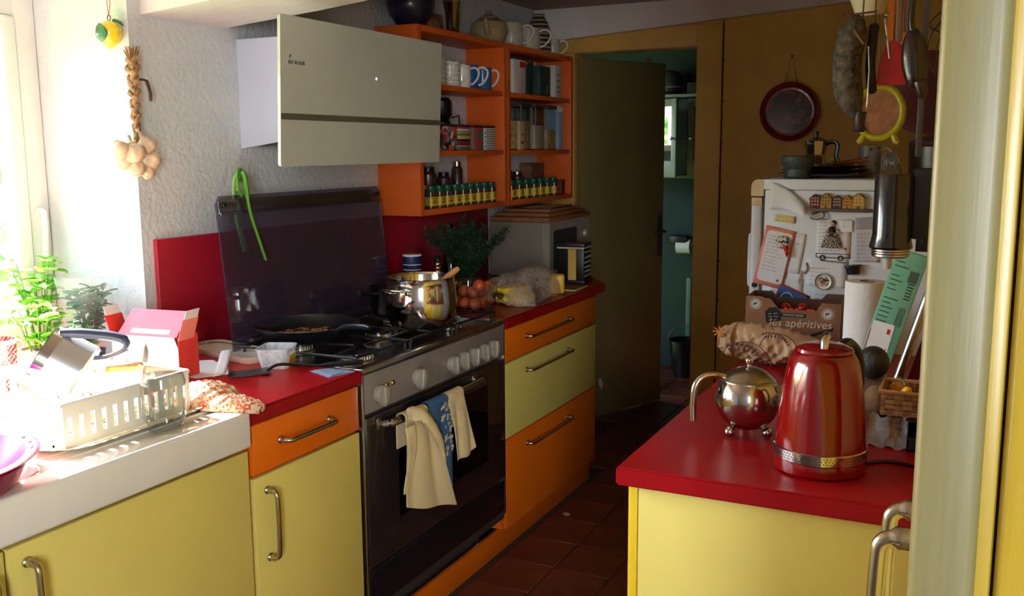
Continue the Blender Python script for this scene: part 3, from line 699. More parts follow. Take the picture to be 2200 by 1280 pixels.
t = thing('spatula', 'black slotted spatula lying across the red worktop', 'spatula', (-0.245, -0.172, 0.9135), math.radians(40))
b = bm_()
for k in range(5): bx(b, -0.055, 0.035, -0.036+k*0.0165, -0.026+k*0.0165, 0.002, 0.005, 0.001, M=RY(-0.05))
bx(b, 0.03, 0.05, -0.036, 0.040, 0.004, 0.008, 0.002); bx(b, -0.06, -0.05, -0.036, 0.040, 0.001, 0.004, 0.001); obj('blade', b, M['black_plastic'], t)
b = bm_(); tube(b, smoothpts([(0.045, 0.0, 0.008), (0.075, 0.0, 0.022), (0.13, 0.001, 0.018), (0.19, 0.002, 0.012), (0.285, 0.0, 0.016), (0.31, 0, 0.016)], 4), [0.006]*13+[0.011]*8, 10, flat=0.6); obj('handle', b, M['black_plastic'], t)
b = bm_(); prism(b, [(-0.115, -0.075), (-0.02, -0.115), (0.004, -0.03), (-0.06, -0.015)], 0.002, T(0, 0, 0.9133)); prism(b, [(-0.108, -0.072), (-0.022, -0.108), (-0.018, -0.06), (-0.08, -0.03)], 0.002, T(0.003, 0, 0.9158))
tag(obj('folded_cloth', b, mat('pale blue cloth', (120, 142, 166), 0.9, bump=0.3, bscale=200)), 'folded pale blue cloth under the spatula handle', 'cloth')
b = bm_(); prism(b, [(-0.40, -0.27), (-0.345, -0.275), (-0.30, -0.20), (-0.36, -0.135), (-0.47, -0.08), (-0.50, -0.10)], 0.0008, T(0, 0, 0.9135)); t = tag(obj('paper_sheet', b, M['paper']), 'flat white sheet of paper on red worktop behind the crochet cloth', 'paper')
b = bm_(); grid(b, lambda u, v: Vector((-0.315-0.12*u+0.01*v, -0.245+0.165*u+0.035*v, 0.9145+0.030*math.sin(u*PI*.55)*u)), 10, 3); tag(obj('till_receipt', b, M['paper'], solid=0.0006), 'curled white receipt strip on the red worktop', 'receipt')
# crocheted potholder, crumpled over the corner of the sink
def crochet(b, c, L, W, Hh, a, seed):
    r = random.Random(seed)
    def f(u, v):
        x, y = (u-.5)*L, (v-.5)*W*(1-0.5*u*u)
        z = Hh*max(0.0, (1-(2*u-1)**2))**.6*max(0.0, (1-(2*v-1)**2))**.6
        z += 0.004*math.sin(u*34)*math.sin(v*26)*(1 if z > .003 else 0)
        return Vector((c[0]+x*math.cos(a)-y*math.sin(a), c[1]+x*math.sin(a)+y*math.cos(a), c[2]+z+0.006*math.sin(9*v+seed)*u))
    grid(b, f, 40, 28); return b
cro = pattern('crochet wool', 'voronoi', [(0, (214, 184, 150)), (0.45, (196, 104, 70)), (0.6, (222, 200, 172)), (0.8, (176, 84, 58))], p=190, rough=0.95)
t = thing('potholder', 'crumpled orange and cream crochet cloth on the sink corner', 'cloth', (-0.118, -0.468, 0.915))
b = crochet(bm_(), (-0.01, 0.0, 0), 0.17, 0.14, 0.05, math.radians(35), 2); obj('body', b, cro, t, solid=0.006)
b = crochet(bm_(), (0.085, 0.0, 0), 0.14, 0.075, 0.03, math.radians(14), 5); obj('tail', b, cro, t, solid=0.006)

# ------------------------------------------------------------ draining board things
wp = mat('white plastic', (240, 234, 218), 0.35, vary=0.02, sub=0.0)
t = thing('drip_tray', 'cream plastic drip tray under the dish rack', 'tray', (-0.33, -0.70, 0.9135))
b = bm_(); loft(b, [dish_ring(.46, .36, .06, 0), dish_ring(.52, .44, .09, .012), dish_ring(.51, .43, .085, .012), dish_ring(.45, .35, .055, .003)], True, True); obj('body', b, mat('cream plastic', (238, 226, 196), 0.35, vary=0.02), t)
t = thing('dish_rack', 'white plastic dish rack with slotted sides on the draining board', 'rack', (-0.33, -0.705, 0.919))
X0_, X1_, Y0_, Y1_ = -0.21, 0.215, -0.175, 0.172
def slotwall(b, horizontal, c0, c1, fixed, n, th=0.004, H=0.092):
    L = c1-c0
    def put(a0, a1, z0, z1):
        if horizontal: bx(b, a0, a1, fixed, fixed+th, z0, z1)
        else: bx(b, fixed, fixed+th, a0, a1, z0, z1)
    put(c0, c1, 0.0, 0.018); put(c0, c1, 0.066, H)
    p = L/n
    for k in range(n+1):
        x = c0+k*p; put(max(c0, x-p*0.31), min(c1, x+p*0.31), 0.018, 0.066)
for nm, hz, c0, c1, fx, n in (('front_panel', False, Y0_, Y1_, X1_, 12), ('back_panel', False, Y0_, Y1_, X0_, 12), ('side_panel', True, X0_, X1_, Y0_, 13), ('side_panel', True, X0_, X1_, Y1_, 13)):
    b = bm_(); slotwall(b, hz, c0, c1, fx, n); obj(nm, b, wp, t)
b = bm_()
for k in range(9): bx(b, X0_+.03+k*.045, X0_+.036+k*.045, Y0_, Y1_, 0.0, 0.006)
for k in range(7): bx(b, X0_, X1_, Y0_+.03+k*.045, Y0_+.036+k*.045, 0.0, 0.006)
obj('grid_base', b, wp, t)
b = bm_(); tube(b, smoothpts([(X0_, Y0_, .092), (X1_, Y0_, .092), (X1_, Y1_, .092), (X0_, Y1_, .092)], 1, True), 0.006, 8, closed=True); obj('rim', b, wp, t)

t = thing('milk_pan', 'upturned steel milk pan with dark curved handle in the dish rack', 'pan', (-0.33, -0.70, 1.035))
PM = RZ(math.radians(-52)) @ RX(math.radians(58))
alu = mat('brushed aluminium', (206, 208, 210), 0.3, 0.9, vary=0.03)
b = bm_(); lathe(b, [(0, -0.05), (0.074, -0.05), (0.078, -0.045), (0.078, 0.05), (0.081, 0.052), (0.076, 0.052), (0.075, -0.04), (0, -0.044)], 40, M=PM); obj('body', b, alu, t)
b = bm_(); lathe(b, [(0.0785, 0.028), (0.081, 0.028), (0.081, 0.05), (0.0785, 0.05)], 40, M=PM); obj('rim_band', b, M['chrome'], t)
b = bm_(); tube(b, smoothpts([(0.055, 0.03, 0.02), (0.085, 0.05, 0.022), (0.115, 0.075, 0.036), (0.118, 0.08, 0.056), (0.095, 0.06, 0.07), (0.045, 0.01, 0.082), (0.02, -0.015, 0.084)], 5), [0.007]*8+[0.009]*8+[0.012]*10+[0.011]*5, 10, flat=0.7); obj('handle', b, mat('dark blue grey handle', (52, 56, 76), 0.35), t)
b = bm_(); bx(b, -0.05, 0.05, -0.0012, 0.0012, -0.02, 0.02, 0.001)
o = tag(obj('knife_blade', b, M['chrome']), 'broad steel blade leaning at the left of the dish rack', 'knife'); o.location = (-0.2, -0.765, 0.985); o.rotation_euler = (0.2, 0.1, 0.95)
t = thing('food_box', 'clear plastic box with crusty brown remains in the dish rack', 'box', (-0.185, -0.685, 0.985), math.radians(40))
b = bm_(); loft(b, [dish_ring(.12, .085, .015, 0), dish_ring(.135, .10, .02, .06), dish_ring(.131, .096, .018, .06), dish_ring(.117, .082, .014, .003)], True, True); obj('body', b, film('frosted box', (238, 236, 228), 0.5), t)
b = bm_(); bx(b, -0.02, 0.064, 0.0, 0.045, 0.022, 0.062, 0.008); obj('crust', b, mat('bread crust', (190, 130, 60), 0.8, vary=0.35, vscale=50, bump=0.6), t)
pb = bm_(); lathe(pb, [(0, 0), (0.06, 0), (0.066, 0.004), (0.078, 0.012), (0.0785, 0.015), (0.066, 0.008), (0, 0.004)], 40)
t = tag(obj('dinner_plate', pb, M['white_ceramic']), 'white plate standing upright in the middle of the dish rack', 'plate', 'plates in the dish rack'); t.location = (-0.245, -0.598, 1.006); t.rotation_euler = (math.radians(72), 0, math.radians(-38))
o = t.copy(); C.objects.link(o); o.location = (-0.222, -0.572, 1.006); o['label'] = 'white plate standing at the cooker end of the dish rack'
t = thing('glass_jar', 'clear glass jar standing upside down at the sink edge', 'jar', (-0.052, -0.668, 0.9145))
b = bm_(); lathe(b, [(0.030, 0.0), (0.036, 0.0), (0.037, 0.016), (0.046, 0.03), (0.0475, 0.04), (0.0475, 0.112), (0.044, 0.124), (0.0, 0.128)], 40); obj('glass', b, thin_glass('jar glass clear', (228, 234, 234), 0.35), t)
b = bm_()
for z in (0.004, 0.009): lathe(b, [(0.0365, z), (0.0385, z+0.0015), (0.0365, z+0.003)], 36)
obj('screw_thread', b, M['clear'], t)

# opened carton
t = thing('open_carton', 'opened red and white carton with raised flaps behind the dish rack', 'carton', (-0.475, -0.325, 0.9145), math.radians(8))
card = mat('white card', (236, 232, 230), 0.6, vary=0.02); redc = mat('red card', (214, 52, 44), 0.5, vary=0.06, vscale=20); pink = mat('pink red card', (206, 70, 92), 0.55, vary=0.08, vscale=12)
W2, Dp, Hc = 0.108, 0.085, 0.115
b = bm_(); prism(b, [(-W2, 0), (W2, 0), (W2, Hc-.03), (W2-.012, Hc), (-W2+.016, Hc), (-W2, Hc-.025)], 0.001, FYm); obj('front_panel', b, card, t)
b = bm_(); prism(b, [(-W2, 0), (W2, 0), (W2, Hc), (-W2, Hc)], 0.001, T(0, Dp, 0) @ FYm); obj('back_panel', b, redc, t)
for s_ in (-1, 1):
    b = bm_(); bx(b, s_*W2-.0005, s_*W2+.0005, 0.0, Dp, 0, Hc); obj('side_panel', b, redc, t)
b = bm_(); prism(b, [(-W2+.02, 0), (W2-.004, 0), (W2+.004, 0.082), (-W2+.035, 0.082)], 0.001, T(0, 0.0, Hc) @ RX(math.radians(-38)) @ FYm); fl = obj('top_flap', b, pink, t)
b = bm_(); prism(b, [(-W2+.06, 0.008), (W2-.03, 0.008), (W2-.03, 0.022), (-W2+.06, 0.022)], 0.0012, T(0, -0.0008, Hc) @ RX(math.radians(-38)) @ FYm); obj('print_band', b, mat('white print', (236, 220, 226), 0.6), fl)
for s_ in (-1, 1):
    A = T(s_*W2, 0.0, Hc-.01) @ RY(math.radians(18*s_))
    b = bm_(); bx(b, -.0005, .0005, 0.0, Dp*.8, 0.0, 0.062, M=A); f_ = obj('side_flap', b, redc if s_ < 0 else mat('pale red card', (226, 130, 112), 0.55), t)
    b = bm_(); bx(b, -.0004, .0006, 0.005, Dp*.75, 0.062, 0.088, M=A); obj('flap_tip', b, card, f_)
for i, c_ in enumerate(((60, 70, 160), (200, 60, 70), (70, 170, 140))):
    b = bm_(); bx(b, -0.012, -0.002, -0.0016, -0.0008, Hc-.022-i*.011, Hc-.016-i*.011); obj('print_mark', b, mat('print mark', c_, 0.6), t)

# pink bowl over the red washing-up tub
t = thing('washing_up_tub', 'bright red washing up tub set into the sink basin', 'tub', (-0.3125, -1.2185, 0.822))
b = bm_(); loft(b, [dish_ring(.42, .45, .06, .02), dish_ring(.49, .525, .075, .083), dish_ring(.512, .545, .08, .085), dish_ring(.512, .545, .08, .089), dish_ring(.482, .517, .072, .089), dish_ring(.412, .442, .055, .025)], True, True); obj('body', b, mat('red plastic', (214, 18, 34), 0.3, vary=0.03), t)
t = thing('pink_basin', 'magenta plastic bowl resting on the red tub in the sink', 'bowl', (-0.165, -1.165, 0.853))
mg = mat('magenta plastic', (140, 6, 56), 0.25, vary=0.03)
b = bm_(); lathe(b, [(0, 0.0), (0.12, 0.0), (0.13, 0.004), (0.178, 0.07), (0.198, 0.112), (0.214, 0.114), (0.216, 0.120), (0.206, 0.122), (0.192, 0.118), (0.172, 0.074), (0.124, 0.008), (0, 0.005)], 56); obj('bowl', b, mg, t)
for k in range(3):
    b = bm_(); a = math.radians(52+k*12); lathe(b, [(0, 0.004), (0.008, 0.003), (0.01, 0)], 12, M=T(0.20*math.cos(a), 0.20*math.sin(a), 0.119) @ RZ(a) @ Matrix.Diagonal((0.5, 1.5, 1, 1))); obj('rim_boss', b, mg, t)

# ------------------------------------------------------------ plants on the sill
basilm = leafy('basil leaf', (70, 130, 30), (118, 172, 50), 0.45); sagem = leafy('sage leaf', (58, 96, 66), (104, 140, 108), 0.3); rosem = leafy('rosemary leaf', (40, 74, 40), (84, 110, 70), 0.25)
terra = mat('terracotta pot', (196, 96, 72), 0.8, vary=0.08); soil = mat('dark soil', (46, 32, 22), 0.95, bump=0.6, bscale=80)
def leafmesh(L, W):
    b = bm_()
    grid(b, lambda u, v: Vector((L*u, (v-.5)*W*math.sin(PI*min(1, u*0.93+0.07))**0.7, 0.25*L*u*(1-u)*1.2+abs(v-.5)*W*0.35)), 5, 4); return b
def plant(name, label, loc, potr, poth, potm, lm, stems, Ht, spread, leafL, leafW, pairs, seed, lean=(0, 0)):
    t = thing(name, label, 'plant', loc); r = random.Random(seed)
    b = bm_(); lathe(b, [(0, 0), (potr*.72, 0), (potr*.98, poth*.85), (potr*1.06, poth*.86), (potr*1.06, poth), (potr*.95, poth), (potr*.92, poth*.9), (0, poth*.88)], 28); pt = obj('pot', b, potm, t)
    b = bm_(); lathe(b, [(potr*.93, poth*.885), (potr*.5, poth*.92), (0, poth*.93)], 20); obj('soil', b, soil, pt)
    b = bm_(); leaves = []
    for s_ in range(stems):
        a = 6.283*s_/stems+r.uniform(-.4, .4); k = r.uniform(.5, 1)*spread; h = Ht*r.uniform(.62, 1)
        p0 = Vector((math.cos(a)*potr*.4, math.sin(a)*potr*.4, poth*.88)); p2 = Vector((math.cos(a)*k+lean[0], math.sin(a)*k+lean[1], poth+h)); p1 = p0.lerp(p2, .5)+Vector((0, 0, h*.14))
        pts = smoothpts([p0, p1, p2], 6); tube(b, pts, [0.0022*(1-.5*i/len(pts)) for i in range(len(pts))], 5)
        for j in range(pairs):
            f_ = .3+.7*j/(pairs-1); p = pts[min(len(pts)-1, int(f_*(len(pts)-1)))]
            for q_ in (0, PI):
                leaves.append((p, a+j*1.57+q_+r.uniform(-.3, .3), r.uniform(-.5, .35), r.uniform(.6, 1.05)*(0.75 if j == pairs-1 else 1)))
    obj('stems', b, lm, t)
    l0 = None
    for p, a, el, sc in leaves:
        m4 = T(*p) @ RZ(a) @ RY(el) @ Matrix.Scale(sc, 4)
        if l0 is None: l0 = obj('leaf', leafmesh(leafL, leafW), lm, t); l0.matrix_local = m4
        else: piece(l0, t, m4)
    return t
plant('basil_plant', 'tall light green basil in a terracotta pot on the sill', (-0.885, -0.325, 0.914), 0.055, 0.085, terra, basilm, 11, 0.235, 0.075, 0.054, 0.042, 4, 11)
plant('basil_plant', 'lower bushy basil in a pink pot nearer the dish rack', (-0.775, -0.42, 0.914), 0.05, 0.075, mat('pink pot', (222, 140, 140), 0.6), basilm, 8, 0.13, 0.07, 0.056, 0.044, 3, 12)
plant('sage_plant', 'grey green sage in a blue pot with white dots on the sill', (-0.755, -0.262, 0.914), 0.042, 0.085, pattern('polka dot glaze', 'voronoi', [(0, (240, 240, 245)), (0.20, (36, 40, 110)), (1, (36, 40, 110))], p=70, rough=0.2, feature='F1'), sagem, 14, 0.150, 0.055, 0.058, 0.030, 4, 13)
# needle-leaved rosemary
def rosemary(name, label, loc, potr, poth, potm, stems, Ht, spread, lm, seed, needle=0.016):
    t = thing(name, label, 'plant', loc); r = random.Random(seed)
    b = bm_(); lathe(b, [(0, 0), (potr*.75, 0), (potr, poth), (potr*.93, poth), (potr*.9, poth*.9), (0, poth*.88)], 24); obj('pot', b, potm, t)
    b = bm_(); nb = bm_()
    for s_ in range(stems):
        a = r.uniform(0, 6.28); k = r.uniform(.1, 1)*spread; h = Ht*r.uniform(.5, 1)
        p0 = Vector((math.cos(a)*potr*.3, math.sin(a)*potr*.3, poth*.87)); p2 = Vector((math.cos(a)*k, math.sin(a)*k, poth+h*(1-.25*(k/spread)))); p1 = p0.lerp(p2, .5)+Vector((0, 0, h*.12))
        pts = smoothpts([p0, p1, p2], 9); tube(b, pts, 0.0012, 4)
        for p in pts[3:]:
            for q_ in range(5):
                d = Vector((r.gauss(0, 1), r.gauss(0, 1), r.gauss(.5, .7))).normalized(); w_ = d.orthogonal().normalized()*0.0014
                e = p+d*needle*r.uniform(.6, 1.1); vs = [nb.verts.new(x) for x in (p-w_, p.lerp(e, .5)-w_*1.3, e, p.lerp(e, .5)+w_*1.3)]; nb.faces.new(vs)
    obj('stems', b, lm, t); o = obj('needles', nb, lm, t); o['kind'] = 'stuff'
    return t
rosemary('rosemary_plant', 'small needle leaved rosemary in a pale pot between the basils', (-0.665, -0.375, 0.914), 0.036, 0.055, mat('pale pot', (232, 218, 208), 0.6), 26, 0.10, 0.08, rosem, 21)
t = tag(obj('plastic_sleeve', lathe(bm_(), [(0.05, 0.0), (0.058, 0.08), (0.075, 0.2), (0.088, 0.26)], 22), film('clear sleeve', (235, 242, 240), 0.16, 0.1)), 'clear plastic sleeve wrapped round the sage plant', 'wrapper'); t.location = (-0.755, -0.262, 0.916)
for v in t.data.vertices: v.co.x *= 1+0.08*math.sin(v.index*2.3); v.co.y *= 1+0.08*math.cos(v.index*1.7)
b = bm_(); bx(b, -0.016, 0.016, -0.0006, 0.0006, -0.011, 0.011); t = tag(obj('plant_tag', b, M['paper']), 'small white tag hanging in front of the sage pot', 'tag'); t.location = (-0.69, -0.285, 0.985); t.rotation_euler = (0.1, 0.15, 1.0)
t = thing('red_beaker', 'white beaker with red swirl pattern at the far left of the sill', 'beaker', (-0.725, -0.575, 0.9145))
b = bm_(); lathe(b, [(0, 0), (0.036, 0), (0.038, 0.003), (0.042, 0.13), (0.0395, 0.13), (0.036, 0.006), (0, 0.005)], 32); obj('body', b, pattern('red swirl glaze', 'magic', [(0, (150, 16, 10)), (0.42, (226, 210, 204)), (0.62, (160, 30, 16))], p=46, rough=0.25), t)
b = bm_(); lathe(b, [(0.0385, 0.118), (0.0428, 0.119), (0.0428, 0.130), (0.0395, 0.131)], 32); obj('rim', b, M['white_ceramic'], t)
t = thing('striped_beaker', 'pink speckled beaker behind the red patterned one', 'beaker', (-0.86, -0.52, 0.9145))
b = bm_(); lathe(b, [(0, 0), (0.038, 0), (0.044, 0.12), (0.041, 0.12), (0.036, 0.006), (0, 0.005)], 32); obj('body', b, pattern('pink speckle', 'voronoi', [(0, (226, 150, 150)), (0.5, (200, 90, 100)), (0.8, (236, 214, 206))], p=60, rough=0.3), t)

# ------------------------------------------------------------ hanging by the window
t = thing('lemon_ornament', 'yellow ceramic lemon with green leaf on a red ribbon', 'ornament', (-0.685, -0.183, 1.853))
b = bm_(); lathe(b, [(0, -0.043), (0.006, -0.040), (0.012, -0.034), (0.026, -0.022), (0.033, -0.004), (0.032, 0.012), (0.024, 0.026), (0.012, 0.033), (0, 0.035)], 28); obj('fruit', b, mat('lemon glaze', (236, 206, 40), 0.2, vary=0.06, vscale=40, bump=0.3, bscale=150, coat=0.5), t)
b = bm_()
def lemleaf(u, v):
    z = .024-.050*u; a = -1.52+(v-.5)*1.25*max(.02, math.sin(PI*min(1, u*.96+.04)))**.8+.15*(u-.5); r_ = .0345*math.sqrt(max(.05, 1-(z/.046)**2))+.0015+.002*abs(v-.5)
    return Vector((r_*math.cos(a), r_*math.sin(a), z))
grid(b, lemleaf, 14, 8); obj('leaf', b, mat('green glaze', (34, 92, 48), 0.25, vary=0.2, vscale=60, coat=0.4), t, solid=0.003)
b = leafmesh(0.030, 0.022); o = obj('leaf', b, bpy.data.materials['green glaze'], t, solid=0.004); o.location = (0.006, 0.006, 0.036); o.rotation_euler = (0.2, 0.5, math.radians(40))
b = bm_(); tube(b, [(0.006*math.cos(a), 0, 0.042+0.008*math.sin(a)) for a in [2*PI*i/14 for i in range(14)]], 0.0016, 6, closed=True); obj('ring', b, M['dark_steel'], t)
b = bm_()
for s_ in (-1, 1): tube(b, [(0, 0, 0.048), (s_*0.006, 0.002, 0.08), (s_*0.003, 0.004, 0.1465)], 0.003, 6, flat=0.35)
obj('ribbon', b, mat('red ribbon', (200, 22, 34), 0.5), t)
t = thing('garlic_braid', 'dried braid of garlic bulbs hanging at the window corner', 'garlic', (-0.615, -0.175, 1.50))
straw = mat('dry garlic straw', (128, 96, 62), 0.85, vary=0.3, vscale=50, bump=0.8, bscale=120, bdist=0.004); skin = pattern('garlic skin', 'noise', [(0.25, (150, 108, 80)), (0.5, (214, 184, 150)), (0.75, (226, 204, 178))], p=55, rough=0.6, interp='LINEAR', scale=(1, 1, .12))
for k in range(3):
    b = bm_(); pts = []
    for i in range(46):
        s_ = i/45; z = 0.05+0.235*s_; a = s_*15+k*2.094; rr_ = 0.0055+0.006*s_
        pts.append((rr_*math.cos(a), rr_*.7*math.sin(2*a), z))
    tube(b, pts, [(0.0055+0.004*math.sin(i*.9+k)**2)*(0.75+0.5*i/45) for i in range(46)], 8); obj('straw_strand', b, straw, t)
b = bm_(); r9 = random.Random(9)
for k in range(46):
    a = r9.uniform(0, 6.28); s_ = r9.uniform(.3, 1); tube(b, [(0.006*math.cos(a), 0.006*math.sin(a), 0.25), (0.014*math.cos(a)*s_, 0.014*math.sin(a)*s_, 0.285), (0.024*math.cos(a)*s_, 0.024*math.sin(a)*s_, 0.30+0.018*r9.random())], 0.0013, 4)
o = obj('straw_tuft', b, straw, t); o['kind'] = 'stuff'
gb = bm_(); lathe(gb, [(0, -0.024), (0.006, -0.023), (0.018, -0.019), (0.027, -0.006), (0.026, 0.006), (0.016, 0.018), (0.007, 0.026), (0.005, 0.04), (0.006, 0.052)], 24)
for v in gb.verts:
    a = math.atan2(v.co.y, v.co.x); k = 1+0.06*math.cos(7*a); v.co.x *= k; v.co.y *= k
g0 = obj('garlic_bulb', gb, skin, t, ang=80)
for i, (x, y, z, rx, ry, s_) in enumerate(((0.005, -0.066, 0.030, -1.1, 0.2, 1.0), (0.024, -0.034, 0.020, -.2, -0.6, 1.12), (0.012, 0.020, 0.042, 0.5, -.1, 1.05), (0.02, 0.030, 0.000, .8, -0.5, 1.0), (0.014, -0.022, -0.022, -.3, -.9, .95), (0.014, 0.018, -0.034, .4, -1.0, .75), (-0.012, -0.044, -0.002, -0.6, .3, 1.0))):
    m4 = T(x, y, z) @ RX(rx) @ RY(ry) @ Matrix.Scale(s_, 4)
    if i == 0: g0.matrix_local = m4
    else: piece(g0, t, m4)
b = bm_(); tube(b, smoothpts([(0.012, 0.012, 0.225), (0.012, 0.036, 0.222), (0.012, 0.046, 0.20), (0.012, 0.048, 0.172)], 5), [0.0035]*16, 6)
for k in range(15): ball(b, (0.012, 0.037+0.010*min(1, k/9), 0.22-0.0035*k), 0.0055, n=6)
obj('dried_spike', b, mat('dark dried seed', (64, 44, 38), 0.8), t)
# ------------------------------------------------------------ right red worktop
t = thing('canister', 'tall dark blue and white ringed canister behind the steel pot', 'canister', (-0.42, 0.955, 0.9145))
b = bm_(); lathe(b, [(0, 0), (0.034, 0), (0.036, 0.003), (0.036, 0.205), (0, 0.207)], 36); obj('body', b, pattern('blue ring glaze', 'gradz', [(0, (24, 36, 92)), (0.042, (220, 222, 226)), (0.05, (24, 36, 92)), (0.102, (220, 222, 226)), (0.108, (24, 36, 92)), (0.15, (220, 222, 226)), (0.155, (24, 36, 92)), (0.168, (220, 222, 226)), (0.172, (24, 36, 92))], rough=0.25), t)
b = bm_(); lathe(b, [(0.0355, 0.205), (0.038, 0.207), (0.038, 0.212), (0.033, 0.214), (0, 0.214)], 36); obj('lid', b, M['white_ceramic'], t)
t = thing('pepper_mill', 'small black mill with silver rings right of the blue canister', 'mill', (-0.36, 1.045, 0.9145))
b = bm_(); lathe(b, [(0, 0), (0.026, 0), (0.026, 0.02), (0.018, 0.05), (0.016, 0.1), (0.02, 0.13), (0, 0.132)], 24); obj('body', b, M['black_plastic'], t)
for z in (0.135, 0.15, 0.165):
    b = bm_(); lathe(b, [(0, z), (0.013, z), (0.013, z+.006), (0.010, z+.01), (0, z+.01)], 20); obj('ring', b, M['chrome'], t)
b = bm_(); lathe(b, [(0, .175), (0.014, .176), (0.015, .19), (0.008, .2), (0, .201)], 20); obj('knob', b, M['black_plastic'], t)
darkherb = leafy('dark herb leaf', (20, 46, 22), (44, 78, 38), 0.2)
rosemary('herb_plant', 'dense dark green herb plant in a pot before the microwave', (-0.40, 1.36, 0.9145), 0.062, 0.08, mat('dark pot', (60, 46, 40), 0.6), 70, 0.26, 0.185, darkherb, 31, 0.03)
b = bm_(); lathe(b, [(0, 0), (0.035, 0), (0.036, 0.16), (0.014, 0.21), (0.013, 0.27), (0.016, 0.272), (0.016, 0.285), (0, 0.286)], 24)
t = tag(obj('oil_bottle', b, thin_glass('dark bottle glass', (90, 80, 70), 0.2)), 'dark glass bottle standing behind the herb plant under the shelf', 'bottle'); t.location = (-0.56, 1.5, 0.9145)
# fruit box
t = thing('fruit_box', 'clear plastic box of orange fruit beside the steel pot', 'box', (-0.20, 1.04, 0.9145), math.radians(4))
b = bm_(); loft(b, [dish_ring(.13, .15, .02, 0), dish_ring(.15, .175, .025, .095), dish_ring(.155, .18, .025, .096), dish_ring(.155, .18, .025, .099), dish_ring(.148, .173, .024, .099), dish_ring(.128, .148, .019, .002)], True, True); obj('body', b, M['clear'], t)
apr = mat('apricot skin', (190, 80, 42), 0.45, vary=0.22, vscale=14); r3 = random.Random(3)
fb = bm_(); ball(fb, (0, 0, 0), 0.0245, 1, 1, 0.94, 18); a0 = obj('apricot', fb, apr)
k = 0
places = ['at the front corner', 'in the front row middle', 'at the front far end', 'in the second row near the pot', 'in the middle of the bottom layer', 'in the second row far end', 'at the back near the pot', 'at the back middle', 'at the back far end', 'on top near the pot', 'on top in the centre', 'on top at the far end', 'topmost at the aisle side', 'topmost beside the bananas']
pos = [(0.038, -0.052, 0.028), (0.04, 0.0, 0.027), (0.038, 0.052, 0.028), (-0.008, -0.05, 0.028), (-0.008, 0.0, 0.028), (-0.008, 0.05, 0.028), (-0.05, -0.045, 0.03), (-0.05, 0.003, 0.03), (-0.05, 0.05, 0.03), (0.016, -0.027, 0.067), (0.014, 0.023, 0.067), (-0.03, -0.02, 0.068), (0.045, -0.035, 0.085+.01), (0.03, 0.06, 0.078)]
for p, pl_ in zip(pos, places):
    o = a0 if k == 0 else a0.copy()
    if k: C.objects.link(o)
    tag(o, 'orange apricot in the clear box, '+pl_, 'fruit', 'apricots in the clear box')
    o.location = (-0.20+p[0], 1.04+p[1], 0.917+p[2]); o.rotation_euler = (r3.uniform(0, 3), r3.uniform(0, 3), 0); k += 1
# bananas
t = thing('banana_bunch', 'bunch of yellow bananas lying under the plastic bag', 'bananas', (-0.14, 1.25, 0.9145))
ban = mat('banana skin', (214, 182, 44), 0.5, vary=0.10, vscale=12); tip = mat('banana tip', (70, 54, 26), 0.7)
for i, (dx, z, bend, L) in enumerate(((0.045, 0.019, 0.03, 0.19), (0.004, 0.020, 0.028, 0.185), (-0.034, 0.02, 0.025, 0.18), (0.026, 0.052, 0.03, 0.185), (-0.012, 0.053, 0.026, 0.18))):
    pts = smoothpts([(dx*.35, -L*.5-.012, z+.012), (dx*.6, -L*.43, z+.004), (dx+bend*.5, -L*.2, z), (dx+bend, L*.12, z), (dx+bend*.4, L*.42, z+.002), (dx+bend*.1, L*.5, z+.004)], 5)
    n = len(pts); rad = [0.019*min(1, 0.3+2.6*min(i_/(n-1), 1-i_/(n-1)))for i_ in range(n)]
    b = bm_(); tube(b, pts, rad, 7); o = obj('banana', b, ban, t, ang=30)
    b = bm_(); ball(b, pts[-1], 0.007, n=8); obj('tip', b, tip, o)
b = bm_(); tube(b, [(0.012, -.115, .04), (0.008, -.135, .05)], [0.014, 0.008], 8); obj('stem', b, tip, t)
# crumpled transparent bag over the bananas
def bagsurf(cx, cy, L, W, Hh, seed, ang, z0=0.918):
    r = random.Random(seed); ph = [r.uniform(0, 6.28) for _ in range(8)]
    ca, sa = math.cos(ang), math.sin(ang)
    def f(u, v):
        x, y = (u-.5)*L, (v-.5)*W
        e = (1-(2*u-1)**4)*(1-(2*v-1)**4)
        z = z0+Hh*(e**.5)*(0.72+0.2*math.sin(u*5+ph[0])*math.cos(v*4+ph[1]))+0.006*abs(math.sin(u*7+v*11+ph[2]))+0.007*math.sin(u*5-v*9+ph[3])+0.0016*math.sin(u*33+v*21+ph[4])
        x += 0.012*math.sin(v*9+ph[5]); y += 0.014*math.sin(u*8+ph[6])
        return Vector((cx+x*ca-y*sa, cy+x*sa+y*ca, max(z0, z)))
    return f
b = bm_(); grid(b, bagsurf(-0.135, 1.37, 0.23, 0.44, 0.150, 4, math.radians(5)), 44, 60)
tag(obj('plastic_bag', b, film('crinkled clear bag', (200, 184, 166), 0.42, 0.18), ang=60), 'crumpled clear plastic bag lying over the bananas', 'bag')
b = bm_(); bx(b, -0.032, 0.032, -0.022, 0.022, 0, 0.085, 0.012, 3); t = tag(obj('yellow_packet', b, mat('yellow packet', (226, 176, 40), 0.4)), 'small yellow packet at the end of the plastic bag', 'packet'); t.location = (-0.062, 1.535, 0.9145); t.rotation_euler = (0, 0, 0.4)
t = thing('coaster_card', 'flat pale card with dark border in front of the black tin', 'card', (-0.085, 1.70, 0.9142), math.radians(3))
b = bm_(); bx(b, -0.07, 0.07, -0.085, 0.085, 0, 0.006, 0.002); obj('base', b, mat('pale wood card', (206, 180, 120), 0.6), t)
